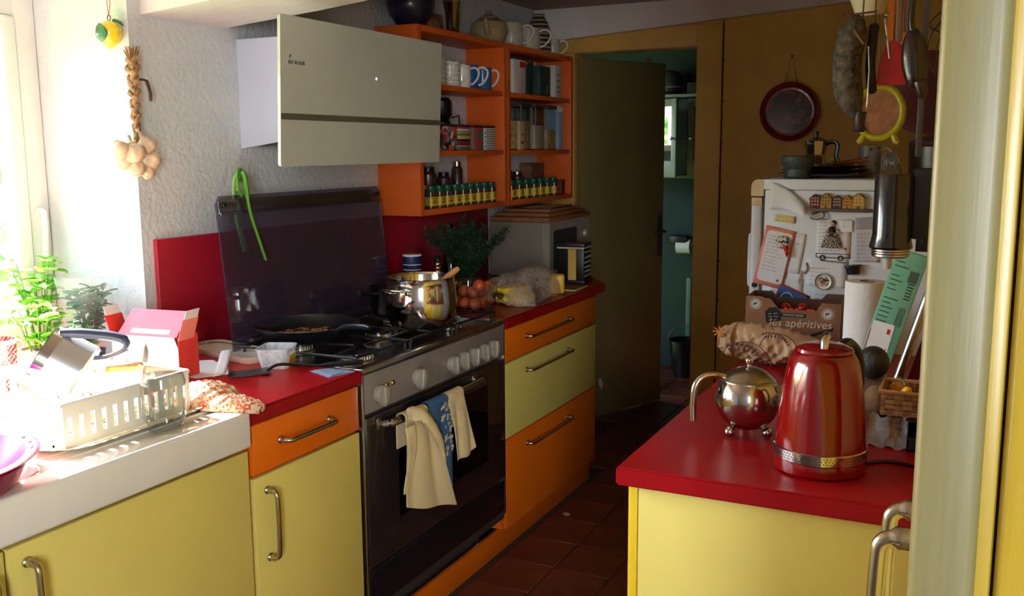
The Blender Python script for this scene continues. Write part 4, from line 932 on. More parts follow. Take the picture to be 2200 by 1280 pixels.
b = bm_(); bx(b, -0.058, 0.058, -0.072, 0.072, 0.006, 0.0066); obj('dark_face', b, mat('dark olive print', (96, 78, 40), 0.6, vary=0.3, vscale=40), t)
t = thing('tea_tin', 'square black tin with cream stripe and white print at the worktop end', 'tin', (-0.135, 1.905, 0.9145), math.radians(6))
b = bm_(); bx(b, -0.062, 0.062, -0.062, 0.062, 0.012, 0.165, 0.004); obj('body', b, M['black_plastic'], t)
b = bm_(); bx(b, -0.068, 0.068, -0.068, 0.068, 0.0, 0.014, 0.004); obj('foot', b, mat('dark navy foot', (22, 24, 44), 0.4), t)
b = bm_(); bx(b, -0.064, 0.064, -0.064, 0.064, 0.165, 0.184, 0.003); ld = obj('lid', b, mat('navy lid', (26, 28, 48), 0.3), t)
b = bm_(); bx(b, -0.0646, 0.0646, -0.0646, 0.0646, 0.160, 0.167); obj('cream_band', b, mat('cream band', (206, 186, 140), 0.5), ld)
b = bm_(); bx(b, -0.012, 0.026, -0.0632, -0.062, 0.016, 0.158); obj('cream_panel', b, mat('ochre panel', (206, 166, 78), 0.5), t)
b = bm_(); r6 = random.Random(6)
bx(b, 0.0622, 0.0626, -0.058, 0.058, 0.140, 0.145)
for z in (0.118, 0.096, 0.074, 0.054, 0.034):
    y = -0.05
    while y < 0.05:
        w_ = r6.uniform(.003, .010); bx(b, 0.0622, 0.0626, y, y+w_, z-r6.uniform(.002, .006), z+r6.uniform(.002, .006)); y += w_+r6.uniform(.004, .009)
obj('white_print', b, mat('white print ink', (206, 200, 188), 0.6), t)
# microwave with boards on top
t = thing('microwave', 'white microwave oven at the end of the red worktop', 'microwave', (-0.25, 1.882, 0.9145))
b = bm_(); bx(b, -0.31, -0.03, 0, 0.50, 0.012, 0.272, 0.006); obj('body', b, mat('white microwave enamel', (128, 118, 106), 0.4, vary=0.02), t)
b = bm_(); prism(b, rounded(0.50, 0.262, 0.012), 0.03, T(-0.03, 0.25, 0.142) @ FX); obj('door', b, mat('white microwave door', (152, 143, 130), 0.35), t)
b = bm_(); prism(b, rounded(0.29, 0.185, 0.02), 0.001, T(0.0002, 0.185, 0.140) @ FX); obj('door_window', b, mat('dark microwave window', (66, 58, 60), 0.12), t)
b = bm_(); bx(b, 0.0, 0.012, 0.40, 0.47, 0.06, 0.085, 0.003); obj('button', b, M['knob'], t)
b = bm_(); lathe(b, [(0, .016), (.018, .015), (.022, 0)], 20, M=T(0.0, 0.435, 0.19) @ FX); obj('dial', b, M['knob'], t)
for x in (-0.27, -0.07):
    for y in (0.04, 0.46):
        b = bm_(); lathe(b, [(0, 0), (0.014, 0), (0.014, 0.013), (0, 0.013)], 12, (x, y, 0)); obj('foot', b, M['black_plastic'], t)
brd = wood('dark oak board', (120, 72, 40), (150, 96, 58), (14, 1.2, 14))
for i, (x0, x1, y0, y1, z0, z1, lab) in enumerate(((-0.56, -0.25, 1.87, 2.39, 1.1875, 1.209, 'largest wooden chopping board lying on the microwave'), (-0.55, -0.27, 1.92, 2.37, 1.2095, 1.226, 'middle wooden chopping board in the stack on the microwave'), (-0.53, -0.29, 1.97, 2.30, 1.2265, 1.242, 'top wooden chopping board just under the shelf'))):
    b = bm_(); bx(b, x0, x1, y0, y1, z0, z1, 0.004); tag(obj('chopping_board', b, brd), lab, 'board', 'chopping boards on the microwave')
b = bm_(); bx(b, -0.50, -0.30, 2.0, 2.28, 1.243, 1.250, 0.003); tag(obj('serving_tray', b, M['steel']), 'thin shiny tray on the chopping boards under the shelf', 'tray')
b = bm_(); lathe(b, [(0, 0), (.018, .001), (.03, .012), (.031, .026), (.02, .044), (.008, .054), (.007, .066), (0, .068)], 24)
for v in b.verts:
    a = math.atan2(v.co.y, v.co.x); k = 1+.07*math.cos(8*a); v.co.x *= k; v.co.y *= k
t = tag(obj('onion', b, mat('pink onion skin', (186, 128, 112), 0.5, vary=0.2, vscale=40)), 'pinkish onion in front of the microwave side', 'onion'); t.location = (-0.34, 1.80, 0.9145)

# ------------------------------------------------------------ on the orange shelves
ZB, ZM, ZT, ZTOP = 1.2875, 1.5215, 1.7865, 2.0055
glassd = thin_glass('jar glass', (170, 165, 150), 0.2)
green_lid = mat('dark green lid', (18, 84, 58), 0.35); lab_y = mat('yellow label', (216, 178, 48), 0.6, vary=0.05)
t0 = thing('spice_jar', 'spice jar', 'jar', (0, 0, 0))
b = bm_(); prism(b, rounded(0.044, 0.044, 0.010, 3), 0.066); obj('glass', b, mat('spice filling', (70, 52, 34), 0.25, vary=0.3, vscale=50, coat=0.6), t0)
b = bm_(); lathe(b, [(0, .066), (.019, .066), (.021, .07), (.021, .088), (.018, .091), (0, .091)], 18); obj('lid', b, green_lid, t0)
b = bm_(); prism(b, rounded(0.0452, 0.0452, 0.0105, 3), 0.036, T(0, 0, 0.010)); lb = obj('label', b, lab_y, t0)
b = bm_()
for k, (w_, z) in enumerate(((.013, .038), (.010, .031), (.014, .024), (.008, .018))): bx(b, .0226, .0230, -w_, w_, z, z+.003)
obj('print', b, M['ink'], lb)
proto = t0; used = [False]
words = ['first', 'second', 'third', 'fourth', 'fifth', 'sixth', 'seventh', 'eighth', 'ninth']
def jar(y, x, lab, grp, rz):
    if not used[0]:
        used[0] = True; proto.location = (x, y, ZB+.0005); proto.rotation_euler = (0, 0, rz); proto['label'] = lab; proto['group'] = grp
    else: dup(proto, (x, y, ZB+.0005), rz, lab, grp)
for k in range(9): jar(1.205+k*0.0665, -0.481, 'yellow labelled spice jar, %s from the hood end of the left shelf' % words[k], 'spice jars on the left bottom shelf', rnd.uniform(-.25, .1))
for k in range(7): jar(1.945+k*0.083, -0.481, 'yellow labelled spice jar, %s from the divider on the right shelf' % words[k], 'spice jars on the right bottom shelf', rnd.uniform(-.25, .1))
t = thing('preserving_jar', 'clear jar with metal lid at the left end of the spice row', 'jar', (-0.485, 1.142, ZB+.0005))
b = bm_(); lathe(b, [(0, 0), (.028, 0), (.03, .003), (.03, .075), (.026, .08), (0, .08)], 24); obj('glass', b, M['clear'], t)
b = bm_(); lathe(b, [(0, .08), (.029, .08), (.029, .095), (.026, .097), (0, .097)], 24); obj('lid', b, M['chrome'], t)
def box_on(name, lab, cat, x, y, z, sx, sy, sz, m, rz=0, group=None, front=None):
    t = thing(name, lab, cat, (x, y, z+.0005), rz, group)
    b = bm_(); bx(b, -sx/2, sx/2, -sy/2, sy/2, 0, sz, 0.002); obj('body', b, m, t)
    if front:
        b = bm_()
        for (y0, y1, z0, z1) in front[1]: bx(b, sx/2, sx/2+.0006, y0*sy-sy/2, y1*sy-sy/2, z0*sz, z1*sz)
        obj('print', b, front[0], t)
    return t
drk = mat('dark jar contents', (58, 34, 30), 0.35, vary=0.4, vscale=30, coat=0.4); drk2 = mat('deep purple contents', (58, 24, 44), 0.4, vary=0.3)
for i, (y, h, r_, m_, lab) in enumerate(((1.22, .15, .03, drk2, 'dark jar with purple contents behind the left spice row'), (1.36, .165, .036, drk, 'tall dark brown jar behind the left spice row'), (1.49, .14, .032, drk2, 'short purple jar behind the middle of the left spice row'), (1.61, .185, .026, drk, 'slim dark bottle with pale cap behind the left spice row'), (1.95, .15, .034, drk2, 'reddish dark jar behind the right spice row near the divider'), (2.09, .165, .036, drk, 'dark jar with brassy lid behind the right spice row'), (2.23, .125, .034, drk, 'low dark jar with pale lid behind the right spice row'))):
    t = thing('storage_jar', lab, 'jar', (-0.585, y, ZB+.0005), 0, 'dark jars behind the spices')
    b = bm_(); lathe(b, [(0, 0), (r_*.95, 0), (r_, .004), (r_, h*.8), (r_*.7, h*.88), (0, h*.88)], 22); obj('glass', b, m_, t)
    b = bm_(); lathe(b, [(0, h*.88), (r_*.72, h*.88), (r_*.74, h*.99), (0, h)], 20); obj('lid', b, M['steel'] if i in (3, 5, 6) else M['black_plastic'], t)
box_on('recipe_box', 'brown patterned carton behind the right spice row by the door', 'carton', -0.59, 2.42, ZB, .07, .16, .165, mat('brown carton', (104, 66, 48), 0.6, vary=0.3, vscale=30))
box_on('red_packet', 'small red packet at the door end of the right spice row', 'packet', -0.48, 2.545, ZB, .03, .05, .075, mat('deep red packet', (110, 34, 30), 0.5))
# patterned tins
pt1 = pattern('curved blot print', 'voronoi', [(0, (210, 56, 60)), (0.3, (232, 226, 214)), (0.5, (66, 74, 96)), (0.65, (216, 120, 130)), (0.85, (28, 30, 38))], p=24, rough=0.4)
pt2 = pattern('hexagon print', 'voronoi', [(0, (120, 140, 130)), (0.25, (216, 80, 50)), (0.4, (225, 220, 205)), (0.6, (110, 130, 120)), (0.75, (150, 40, 60)), (0.9, (26, 26, 30))], p=46, rough=0.4)
pt3 = pattern('stripe print', 'gradz', [(0, (90, 110, 104)), (0.012, (206, 190, 170)), (0.017, (130, 22, 54)), (0.038, (30, 26, 28)), (0.044, (196, 186, 100)), (0.06, (40, 30, 30)), (0.065, (150, 160, 110)), (0.082, (226, 214, 200)), (0.086, (176, 60, 80))], rough=0.4)
pt4 = pattern('triangle print', 'checker', [(0, (210, 50, 50)), (0.5, (90, 120, 110))], p=22, rough=0.4, rot=(0.785, 0, 0))
pt5 = pattern('black and white lattice', 'magic', [(0, (22, 22, 24)), (0.5, (226, 224, 214))], p=62, rough=0.4)
for k, (m_, lab) in enumerate(((pt1, 'tea caddy with curved red and grey blots, beside the hood'), (pt2, 'tea caddy with hexagon print in the middle shelf'), (pt3, 'tea caddy with horizontal stripes in the middle shelf'), (pt4, 'tea caddy with red and green triangles in the middle shelf'), (pt5, 'tea caddy with black and white lattice in the middle shelf'))):
    t = box_on('tea_caddy', lab, 'tin', -0.515, 1.245+k*0.118, ZM, .094, .094, .098, m_, 0, 'patterned tea caddies')
    b = bm_(); bx(b, -.0475, .0475, -.0475, .0475, .099, .108, .002); obj('lid', b, mat('caddy lid', (60, 40, 36), 0.4), t)
box_on('coffee_packet', 'dark brown packet standing behind the patterned tins near the hood', 'packet', -0.60, 1.33, ZM, .06, .10, .19, mat('brown packet', (110, 60, 44), 0.5))
t = thing('coffee_grinder', 'black grinder standing behind the patterned tins', 'grinder', (-0.595, 1.50, ZM+.0005))
b = bm_(); lathe(b, [(0, 0), (.04, 0), (.04, .12), (.03, .13), (.045, .15), (.045, .21), (.03, .225), (0, .225)], 24); obj('body', b, M['black_plastic'], t)
b = bm_(); tube(b, [(0.04, 0.02, .14), (0.052, 0.06, .15), (0.052, 0.065, .11)], .004, 6); obj('crank', b, M['steel'], t)
# mugs
def mug(name, lab, y, x, m_, R=.042, H=.1, ha=1.0, grp=None, z=ZT, jug=False):
    t = thing(name, lab, 'mug' if not jug else 'jug', (x, y, z+.0005), 0, grp)
    b = bm_(); lathe(b, [(0, 0), (R*.9, 0), (R*.96, .004), (R*(1.06 if jug else 1), H*.4), (R*.97, H), (R*.9, H), (R*.9, .01), (0, .008)], 32); obj('body', b, m_, t)
    b = bm_(); tube(b, smoothpts([(R*.92, 0, H*.86), (R*1.5, 0, H*.93), (R*1.95, 0, H*.78), (R*1.85, 0, H*.5), (R*1.35, 0, H*.24), (R*.95, 0, H*.2)], 5), .0052, 8)
    bmesh.ops.rotate(b, verts=b.verts[:], cent=(0, 0, 0), matrix=Matrix.Rotation(ha, 3, 'Z')); obj('handle', b, M['white_ceramic'], t)
    return t
wavy = pattern('wavy line glaze', 'wave', [(0, (228, 222, 208)), (0.62, (70, 58, 52)), (0.8, (228, 222, 208))], p=16, rough=0.25, bands='Z', dist=2.5)
mug('mug', 'cream mug with dark wavy lines next to the hood', 1.335, -0.525, wavy, .047, .108, 1.1, 'mugs on the upper shelf')
mug('mug', 'cream mug with dark wavy lines, second from the hood', 1.455, -0.525, wavy, .046, .104, 1.1, 'mugs on the upper shelf')
mug('mug', 'plain white mug between the wavy mugs and blue jug', 1.565, -0.53, M['white_ceramic'], .042, .098, .9, 'mugs on the upper shelf')
mug('jug', 'solid blue jug with white handle on the upper shelf', 1.645, -0.54, mat('blue glaze', (30, 92, 158), 0.2, coat=0.3), .045, .105, .7, None, ZT, True)
mug('mug', 'white mug with blue stripe beside the shelf divider', 1.735, -0.515, pattern('white and blue glaze', 'gradz', [(0, (40, 96, 150)), (0.5, (232, 228, 216))], rough=0.2, bands='Y', scale=(1, 20, 1)), .042, .1, 1.0, 'mugs on the upper shelf')
b = bm_(); lathe(b, [(0, 0), (.05, 0), (.08, .03), (.09, .075), (.094, .1), (.09, .1), (.078, .034), (0, .006)], 32); t = tag(obj('serving_bowl', b, mat('grey glaze', (150, 136, 126), 0.4)), 'grey bowl standing behind the mugs on the upper shelf', 'bowl'); t.location = (-0.545, 1.60, ZT+.0005); t.scale = (.99, 1, 1.25); t.location.x = -0.553; t.location.y = 1.475; t.location.z = ZT+.001
t.location = (-0.551, 1.25, ZT+.001); t['label'] = 'grey bowl standing on the upper shelf partly behind the hood'
box_on('white_carton', 'white carton with small red block in the right upper shelf', 'carton', -0.53, 2.04, ZT, .11, .13, .158, mat('white carton', (206, 200, 192), 0.6), 0, None, (M['red_ink'], ((.5, .95, .78, .95),)))
t = thing('coffee_tin', 'dark green tin with brassy lid in the right upper shelf', 'tin', (-0.535, 2.185, ZT+.0005))
b = bm_(); lathe(b, [(0, 0), (.056, 0), (.056, .145), (0, .145)], 32); obj('body', b, mat('bottle green tin', (28, 50, 46), 0.3), t)
b = bm_(); lathe(b, [(0, .145), (.058, .145), (.058, .162), (.05, .166), (0, .167)], 32); obj('lid', b, mat('brass lid', (190, 150, 80), 0.2, 1.0), t)
box_on('tea_carton', 'dark green carton in the right upper shelf', 'carton', -0.53, 2.345, ZT, .10, .13, .150, mat('dark green carton', (36, 58, 54), 0.5, vary=0.2, vscale=30), 0, None, (mat('pale green print', (90, 110, 90), .6), ((.55, .8, .1, .35),)))
box_on('milk_carton', 'narrow white carton at the door end of the right upper shelf', 'carton', -0.52, 2.50, ZT, .09, .085, .165, mat('milk white carton', (196, 190, 184), 0.5), 0, None, (M['ink'], ((.4, .6, .15, .2), (.4, .6, .3, .36), (.4, .6, .5, .55), (.4, .6, .7, .74))))
# clear canisters
pasta = mat('pasta', (186, 148, 92), 0.6, vary=0.25, vscale=60); flour = mat('flour', (196, 172, 146), 0.8); 
for i, (y, fh, m_, lab) in enumerate(((2.10, .14, pasta, 'clear square canister of pasta next to the shelf divider'), (2.265, .12, flour, 'clear square canister of pale flour in the right middle shelf'), (2.41, .10, pasta, 'clear square canister third from the shelf divider'))):
    t = thing('canister', lab, 'canister', (-0.53, y, ZM+.0005), 0, 'clear storage canisters')
    b = bm_(); bx(b, -.06, .06, -.062, .062, 0, .205, .004); obj('glass', b, M['clear'], t)
    b = bm_(); bx(b, -.055, .055, -.057, .057, .003, fh, .004); obj('contents', b, m_, t)
    b = bm_(); bx(b, -.062, .062, -.064, .064, .2055, .222, .004); obj('lid', b, mat('brown canister lid', (70, 50, 44), 0.4), t)
    b = bm_()
    for s_ in (-1, 1): bx(b, .0600, .0625, s_*.0615-.0012, s_*.0615+.0012, 0.0, .205)
    obj('edge', b, mat('painted edge highlight', (214, 206, 200), 0.15, .6), t)  # pale opaque strips, painted highlights along the clear front edges
box_on('blue_carton', 'tall pale blue carton in the right middle shelf', 'carton', -0.505, 2.515, ZM, .07, .062, .225, mat('pale blue carton', (150, 184, 214), 0.5), 0, None, (mat('white carton print', (226, 232, 238), .6), ((0, 1, .86, .97),)))
box_on('ochre_carton', 'ochre carton beside the pale blue one by the door', 'carton', -0.54, 2.575, ZM, .09, .05, .19, mat('ochre carton', (150, 90, 48), 0.6))
box_on('spice_packet', 'small cream packet leaning before the pasta canister', 'packet', -0.462, 2.02, ZM, .016, .055, .135, mat('cream packet', (190, 170, 140), 0.6), 0, None, (M['red_ink'], ((.2, .8, .2, .3), (.3, .7, .5, .56))))
# top of the shelves
t = thing('round_vase', 'big dark navy round vase on top of the shelf by the hood', 'vase', (-0.545, 1.185, ZTOP))
b = bm_(); lathe(b, [(0, 0), (.05, 0), (.055, .008), (.088, .05), (.098, .09), (.092, .13), (.06, .165), (.032, .18), (.034, .2), (.028, .2), (.026, .18), (0, .17)], 40); obj('body', b, mat('navy glaze', (26, 24, 52), 0.3, coat=0.3), t)
b = bm_(); bx(b, -.003, .003, -.085, .085, 0, .082, .001); t = tag(obj('postcard', b, pattern('brown scenic print', 'noise', [(0, (50, 34, 26)), (.4, (120, 84, 56)), (.55, (170, 130, 84)), (.7, (80, 54, 38))], p=22, interp='LINEAR')), 'small brown picture card propped on top of the shelf', 'picture'); t.location = (-0.545, 1.375, ZTOP); t.rotation_euler = (0, -.12, 0.1)
t = thing('glass_vase', 'tall clear cut glass vase on top of the shelf', 'vase', (-0.55, 1.53, ZTOP))
b = bm_(); lathe(b, [(0, 0), (.03, 0), (.034, .006), (.028, .03), (.032, .1), (.042, .15), (.04, .15), (.03, .1), (.025, .03), (0, .02)], 12); obj('glass', b, thin_glass('cut glass', (222, 216, 208), 0.5), t, ang=15)
t = thing('teapot', 'cream round teapot with brown lid on top of the shelf', 'teapot', (-0.55, 1.87, ZTOP))
b = bm_(); lathe(b, [(0, 0), (.055, 0), (.075, .02), (.09, .06), (.078, .095), (.045, .113), (0, .115)], 36); obj('body', b, mat('cream stoneware', (170, 150, 112), 0.35), t)
b = bm_(); lathe(b, [(.046, .112), (.044, .12), (.015, .13), (.012, .138), (.016, .145), (0, .15)], 28); obj('lid', b, mat('taupe stoneware', (150, 132, 108), 0.35), t)
b = bm_(); tube(b, smoothpts([(0.03, -.07, .04), (0.04, -.1, .06), (.045, -.125, .1)], 5), [.018, .017, .016, .015, .014, .013, .012, .011, .010, .009, .009], 10); obj('spout', b, bpy.data.materials['cream stoneware'], t)
floral = pattern('sprigged glaze', 'voronoi', [(0, (90, 84, 70)), (.16, (196, 188, 168))], p=60, rough=.3, feature='F1')
mug('jug', 'sprigged cream jug with big loop handle, nearer the teapot on the shelf top', 2.10, -0.55, floral, .055, .118, .55, 'sprigged jugs on the shelf top', ZTOP, True)
mug('jug', 'sprigged cream jug with loop handle, nearer the striped vase on the shelf top', 2.27, -0.54, floral, .058, .112, .5, 'sprigged jugs on the shelf top', ZTOP, True)
t = thing('striped_vase', 'dark and cream banded pottery vase on the shelf top', 'vase', (-0.555, 2.435, ZTOP))
b = bm_(); lathe(b, [(0, 0), (.06, 0), (.063, .01), (.06, .12), (.046, .16), (.03, .185), (.03, .2), (0, .2)], 32); obj('body', b, pattern('banded glaze', 'wave', [(0, (50, 36, 34)), (.55, (170, 150, 128))], p=14, rough=.35, bands='Z'), t)
mug('mug', 'small sprigged mug at the door end of the shelf top', 2.575, -0.54, floral, .04, .088, .6, None, ZTOP)

# ------------------------------------------------------------ right worktop: kettle, teapot
t = thing('kettle', 'glossy red electric kettle with steel band on the worktop', 'kettle', (1.297, -0.333, 0.9175))
kr = mat('glossy red enamel', (126, 2, 6), 0.13, vary=0.02, coat=0.4)
b = bm_(); lathe(b, [(0, 0), (.080, 0), (.0845, .004), (.0855, .016), (.084, .026), (0, .026)], 56); obj('base', b, kr, t)
b = bm_(); lathe(b, [(0, .045), (.0835, .045), (.083, .06), (.079, .11), (.073, .16), (.0665, .198), (.062, .213), (.055, .224), (.046, .230), (0, .230)], 64)
b.verts.ensure_lookup_table()
for v in b.verts:      # pouring lip drawn out towards the room
    a = math.atan2(v.co.y, v.co.x); da = (a+math.pi/2+.12+math.pi) % (2*math.pi)-math.pi; h = max(0, (v.co.z-.13)/.1)
    if v.co.xy.length > .03 and h > 0: 
        k = 1+.13*math.exp(-(da/.30)**2)*min(1, h); v.co.x *= k; v.co.y *= k
obj('body', b, kr, t, ang=60)
b = bm_(); lathe(b, [(.0836, .0265), (.0862, .028), (.0862, .0465), (.0836, .048)], 64); bd = obj('steel_band', b, M['chrome'], t)
b = bm_()
for k in range(84):
    for j in range(3):
        a = 2*PI*(k+.5*(j % 2))/84; lathe(b, [(0, .0007), (.0013, .0004), (.0014, 0)], 6, M=RZ(a) @ T(.0862, 0, .0325+.005*j) @ FX)
obj('dimples', b, M['dark_steel'], bd)
b = bm_(); lathe(b, [(.054, .2285), (.052, .234), (.036, .241), (0, .243)], 48); obj('lid', b, kr, t)
b = bm_(); tube(b, smoothpts([(.004, -.034, .238), (.004, -.030, .252), (.003, -.012, .258), (.002, .012, .250)], 4), [.009]*4+[.010]*5+[.008]*4, 12, flat=.8); obj('lid_grip', b, M['chrome'], t)
b = bm_(); tube(b, smoothpts([(0.02, .055, .222), (0.03, .09, .225), (0.045, .118, .19), (0.045, .12, .11), (.03, .088, .06)], 6), .012, 12, flat=1.3); obj('handle', b, M['black_plastic'], t)
b = bm_(); tube(b, smoothpts([(1.37, -.29, .921), (1.42, -.25, .9205), (1.50, -.27, .9205), (1.56, -.2, .9205)], 6), .0035, 8); tag(obj('power_cord', b, M['black_plastic']), 'black power cord on the worktop behind the red kettle', 'cord')
t = thing('teapot', 'round polished steel teapot on ball feet beside the kettle', 'teapot', (1.124, -0.175, 0.9175))
R_ = .0685; zc = .079
pol = mat('polished teapot steel', (190, 184, 176), 0.13, 1.0, vary=0.02)
b = bm_(); lathe(b, [(R_*math.sin(a), zc-R_*math.cos(a)) for a in [PI*.70*i/22 for i in range(23)]], 56); obj('body', b, pol, t, ang=70)
b = bm_(); lathe(b, [(R_*math.sin(PI*.70)+.0012, zc+R_*math.cos(PI*.30)-.002), (R_*math.sin(PI*.70)+.0012, zc+R_*math.cos(PI*.30)+.0015)]+[(R_*math.sin(a), zc-R_*math.cos(a)+.001) for a in [PI*(.71+.28*i/12) for i in range(13)]]+[(0, zc+R_+.001)], 56); lid = obj('lid', b, mat('brushed teapot lid', (170, 160, 140), 0.28, 1.0), t, ang=70)
b = bm_(); lathe(b, [(0, zc+R_), (.0045, zc+R_), (.004, zc+R_+.006)], 14); ball(b, (0, 0, zc+R_+.013), .0085, n=16); obj('knob', b, M['chrome'], lid)
for a in (-2.25, -.2, 1.9):
    b = bm_(); tube(b, [(.034*math.cos(a), .034*math.sin(a), .022), (.043*math.cos(a), .043*math.sin(a), .016)], .005, 8); ball(b, (.046*math.cos(a), .046*math.sin(a), .0115), .0115, n=16); obj('ball_foot', b, M['chrome'], t)
b = bm_(); tube(b, smoothpts([(-.045, -.02, .125), (-.066, -.032, .131), (-.088, -.044, .125), (-.101, -.052, .105), (-.104, -.054, .07), (-.103, -.054, .032)], 6), .0078, 14); obj('handle', b, pol, t)
b = bm_(); tube(b, smoothpts([(.05, .03, .085), (.075, .045, .1), (.088, .052, .122)], 5), [.013, .0125, .012, .0115, .011, .0105, .010, .0095, .009, .0085, .008], 12); obj('spout', b, pol, t)
# bread bag, tomato crate
kraft = NT('kraft bakery paper'); v = kraft.coords(); n1 = kraft.noise(v, 7, 3); kraft.link(kraft.ramp(n1, [(.25, (168, 130, 92)), (.55, (196, 160, 122)), (.75, (212, 186, 156))]), kraft.b.inputs['Base Color']); kraft.b.inputs['Roughness'].default_value = .55; kraft.bump(kraft.noise(v, 45, 4), .5, .006)
t = thing('bread_bag', 'crumpled brown bakery bag with wheat print behind the teapot', 'bag', (1.02, 0.515, 0.9175), math.radians(-6))
def bag(u, v):
    x = (u-.5)*.30+.02; a = 2*PI*v; k = (math.sin(PI*(.06+.90*u)))**.4
    if u < .2: k *= .75+.25*u/.2
    ry, rz_ = .052*k, .052*k*(1.06-.30*u)
    y, z = ry*math.cos(a), .051+rz_*math.sin(a)*(1 if math.sin(a) > 0 else .96)
    w_ = .006*abs(math.sin(u*13+a*2))+.005*abs(math.sin(u*9-a*3+1))+.004*abs(math.sin(u*31+a*5))+.002*math.sin(u*70-a*4)-.006
    z += w_*.6+ (.018*(1-u) if math.sin(a) > 0 else 0); y += w_
    if u < .16: y *= 1.5; z = .055+(z-.055)*1.05
    return Vector((x, y, max(.0005, z)))
b = bm_(); grid(b, bag, 110, 64); bmesh.ops.remove_doubles(b, verts=b.verts, dist=1e-5); obj('paper', b, kraft.m, t, ang=50)
b = bm_(); r4 = random.Random(12)
def onbag(x, z): return Vector((x, -.060-.002*math.sin(x*50), z))
for cx_, cz_, s_ in ((-.035, .022, 1.0), (.055, .075, .7)):
    for k in range(9):
        a = math.radians(18+k*13); r_ = .055*s_; c = (cx_+r_*math.cos(a)*1.1-.02, cz_+r_*math.sin(a)*.75)
        ball(b, onbag(*c), .0075*s_, 1, .12, .5, 8, RY(-a+.9)); ball(b, onbag(c[0]+.006, c[1]-.012*s_), .0065*s_, 1, .12, .5, 8, RY(-a+.2))
    tube(b, [onbag(cx_+.075*s_*math.cos(math.radians(8+10*k)), cz_-.02+.07*s_*math.sin(math.radians(8+10*k))) for k in range(17)], .0012, 5)
obj('wheat_print', b, mat('brown print', (92, 46, 34), .7), t)
b = bm_(); 
for k in range(8): tube(b, [(-.115, -.052, .092), (-.115+.02*math.cos(k*.785), -.054, .092+.016*math.sin(k*.785))], .0022, 5)
obj('sun_print', b, mat('orange print', (206, 130, 50), .7), t)
t = thing('tomato_crate', 'brown cardboard tomato crate standing before the fridge', 'crate', (1.068, 0.66, 0.9175), math.radians(1.5))
kb_ = mat('brown cardboard', (134, 92, 62), .75, vary=.06, vscale=12); kin = mat('dark inner cardboard', (84, 58, 42), .8)
Wd, Hf = .135, .150
prof = [(-Wd, 0), (Wd, 0), (Wd, Hf+.012), (Wd-.055, Hf+.012), (Wd-.068, Hf-.012), (-Wd+.095, Hf-.012), (-Wd+.07, Hf+.018), (-Wd, Hf+.022)]
b = bm_(); prism(b, prof, .003, FYm); obj('front_panel', b, kb_, t)
b = bm_(); prism(b, [(-Wd, 0), (Wd, 0), (Wd, Hf+.022), (Wd-.055, Hf+.022), (Wd-.07, Hf+.004), (-Wd+.07, Hf+.004), (-Wd+.055, Hf+.022), (-Wd, Hf+.022)], .003, T(0, .125, 0) @ FYm); obj('back_panel', b, kin, t)
for s_ in (-1, 1):
    b = bm_(); bx(b, s_*Wd-.0015, s_*Wd+.0015, 0, .122, 0, Hf+.02); obj('side_panel', b, kb_, t)
b = bm_(); bx(b, -Wd, Wd, 0, .122, 0, .003); bx(b, -Wd, Wd, 0, .122, .085, .088); obj('bottom_panel', b, kin, t)
P0 = T(0, -.0032, 0) @ FYm
text('lettering', 'les apéritives', .034, mat('cream ink', (226, 206, 180), .7), t, P0 @ T(.022, .098, 0), shear=.15)
b = bm_(); prism(b, rounded(.072, .011, .001), .0004, P0 @ T(.002, .122, 0)); bnd = obj('black_band', b, M['ink'], t)
text('lettering', 'TOMATES CERISES', .0072, mat('cream small print', (220, 206, 186), .7), bnd, P0 @ T(.002, .122, .0006))
b = bm_()
for k, x in enumerate((-.02, -.004, .012, .045, .056)):
    ball(b, P0 @ Vector((x, .139, 0)), .0062, 1, .08, .75, 8)
obj('tomato_print', b, mat('faded red print', (196, 52, 34), .7), t)
for x, z in ((-.107, .150), (.098, .131)):
    b = bm_(); prism(b, rounded(.05, .05, .008), .0003, P0 @ T(x, z-.002, 0)); bd = obj('tab', b, mat('cardboard tab', (144, 100, 68), .75), t)
    b = bm_(); lathe(b, [(0, .0008), (.0165, .0008), (.0165, 0)], 28, M=P0 @ T(x, z, 0)); obj('badge', b, mat('pale badge', (206, 200, 190), .7), bd)
    b = bm_(); tube(b, [tuple(P0 @ Vector((x+.0135*math.cos(a), z+.0135*math.sin(a), .001))) for a in [2*PI*i/24 for i in range(24)]], .0007, 5, closed=True)
    for k in range(3): bx(b, -.006+k*.004, -.003+k*.004, -.004+k*.002, .003+k*.001, .0008, .0012, M=P0 @ T(x, z, 0))
    obj('badge_print', b, M['ink'], bd)
b = bm_(); prism(b, [(-.022, -.02), (.022, -.02), (.022, .012), (.010, .024), (-.010, .024), (-.022, .012)], .0004, P0 @ T(-.055, .118, 0) @ RZ(.12)); tg = obj('black_tag', b, M['ink'], t)
b = bm_()
for k in range(3): scribble(b, -.014, .014, .006-.009*k, seed=40+k, amp=.002, thick=.0007, M=P0 @ T(-.055, .118, .0006) @ RZ(.12))
obj('tag_print', b, bpy.data.materials['cream small print'], tg)
b = bm_(); prism(b, [(.055, .062), (.115, .083), (.115, .093), (.052, .068)], .0004, P0); obj('knife_print', b, M['ink'], t)
tom = mat('cherry tomato skin', (170, 20, 14), .2, vary=.08, coat=.3); fb = bm_(); ball(fb, (0, 0, 0), .0165, n=16); a0 = obj('cherry_tomato', fb, tom); k = 0
tl_ = ['left end of the front row', 'second place in the front row', 'middle of the front row', 'fourth place in the front row', 'right end of the front row', 'left end of the back row', 'left of centre in the back row', 'right of centre in the back row', 'right end of the back row', 'top of the heap on the left', 'top of the heap in the middle', 'top of the heap on the right']
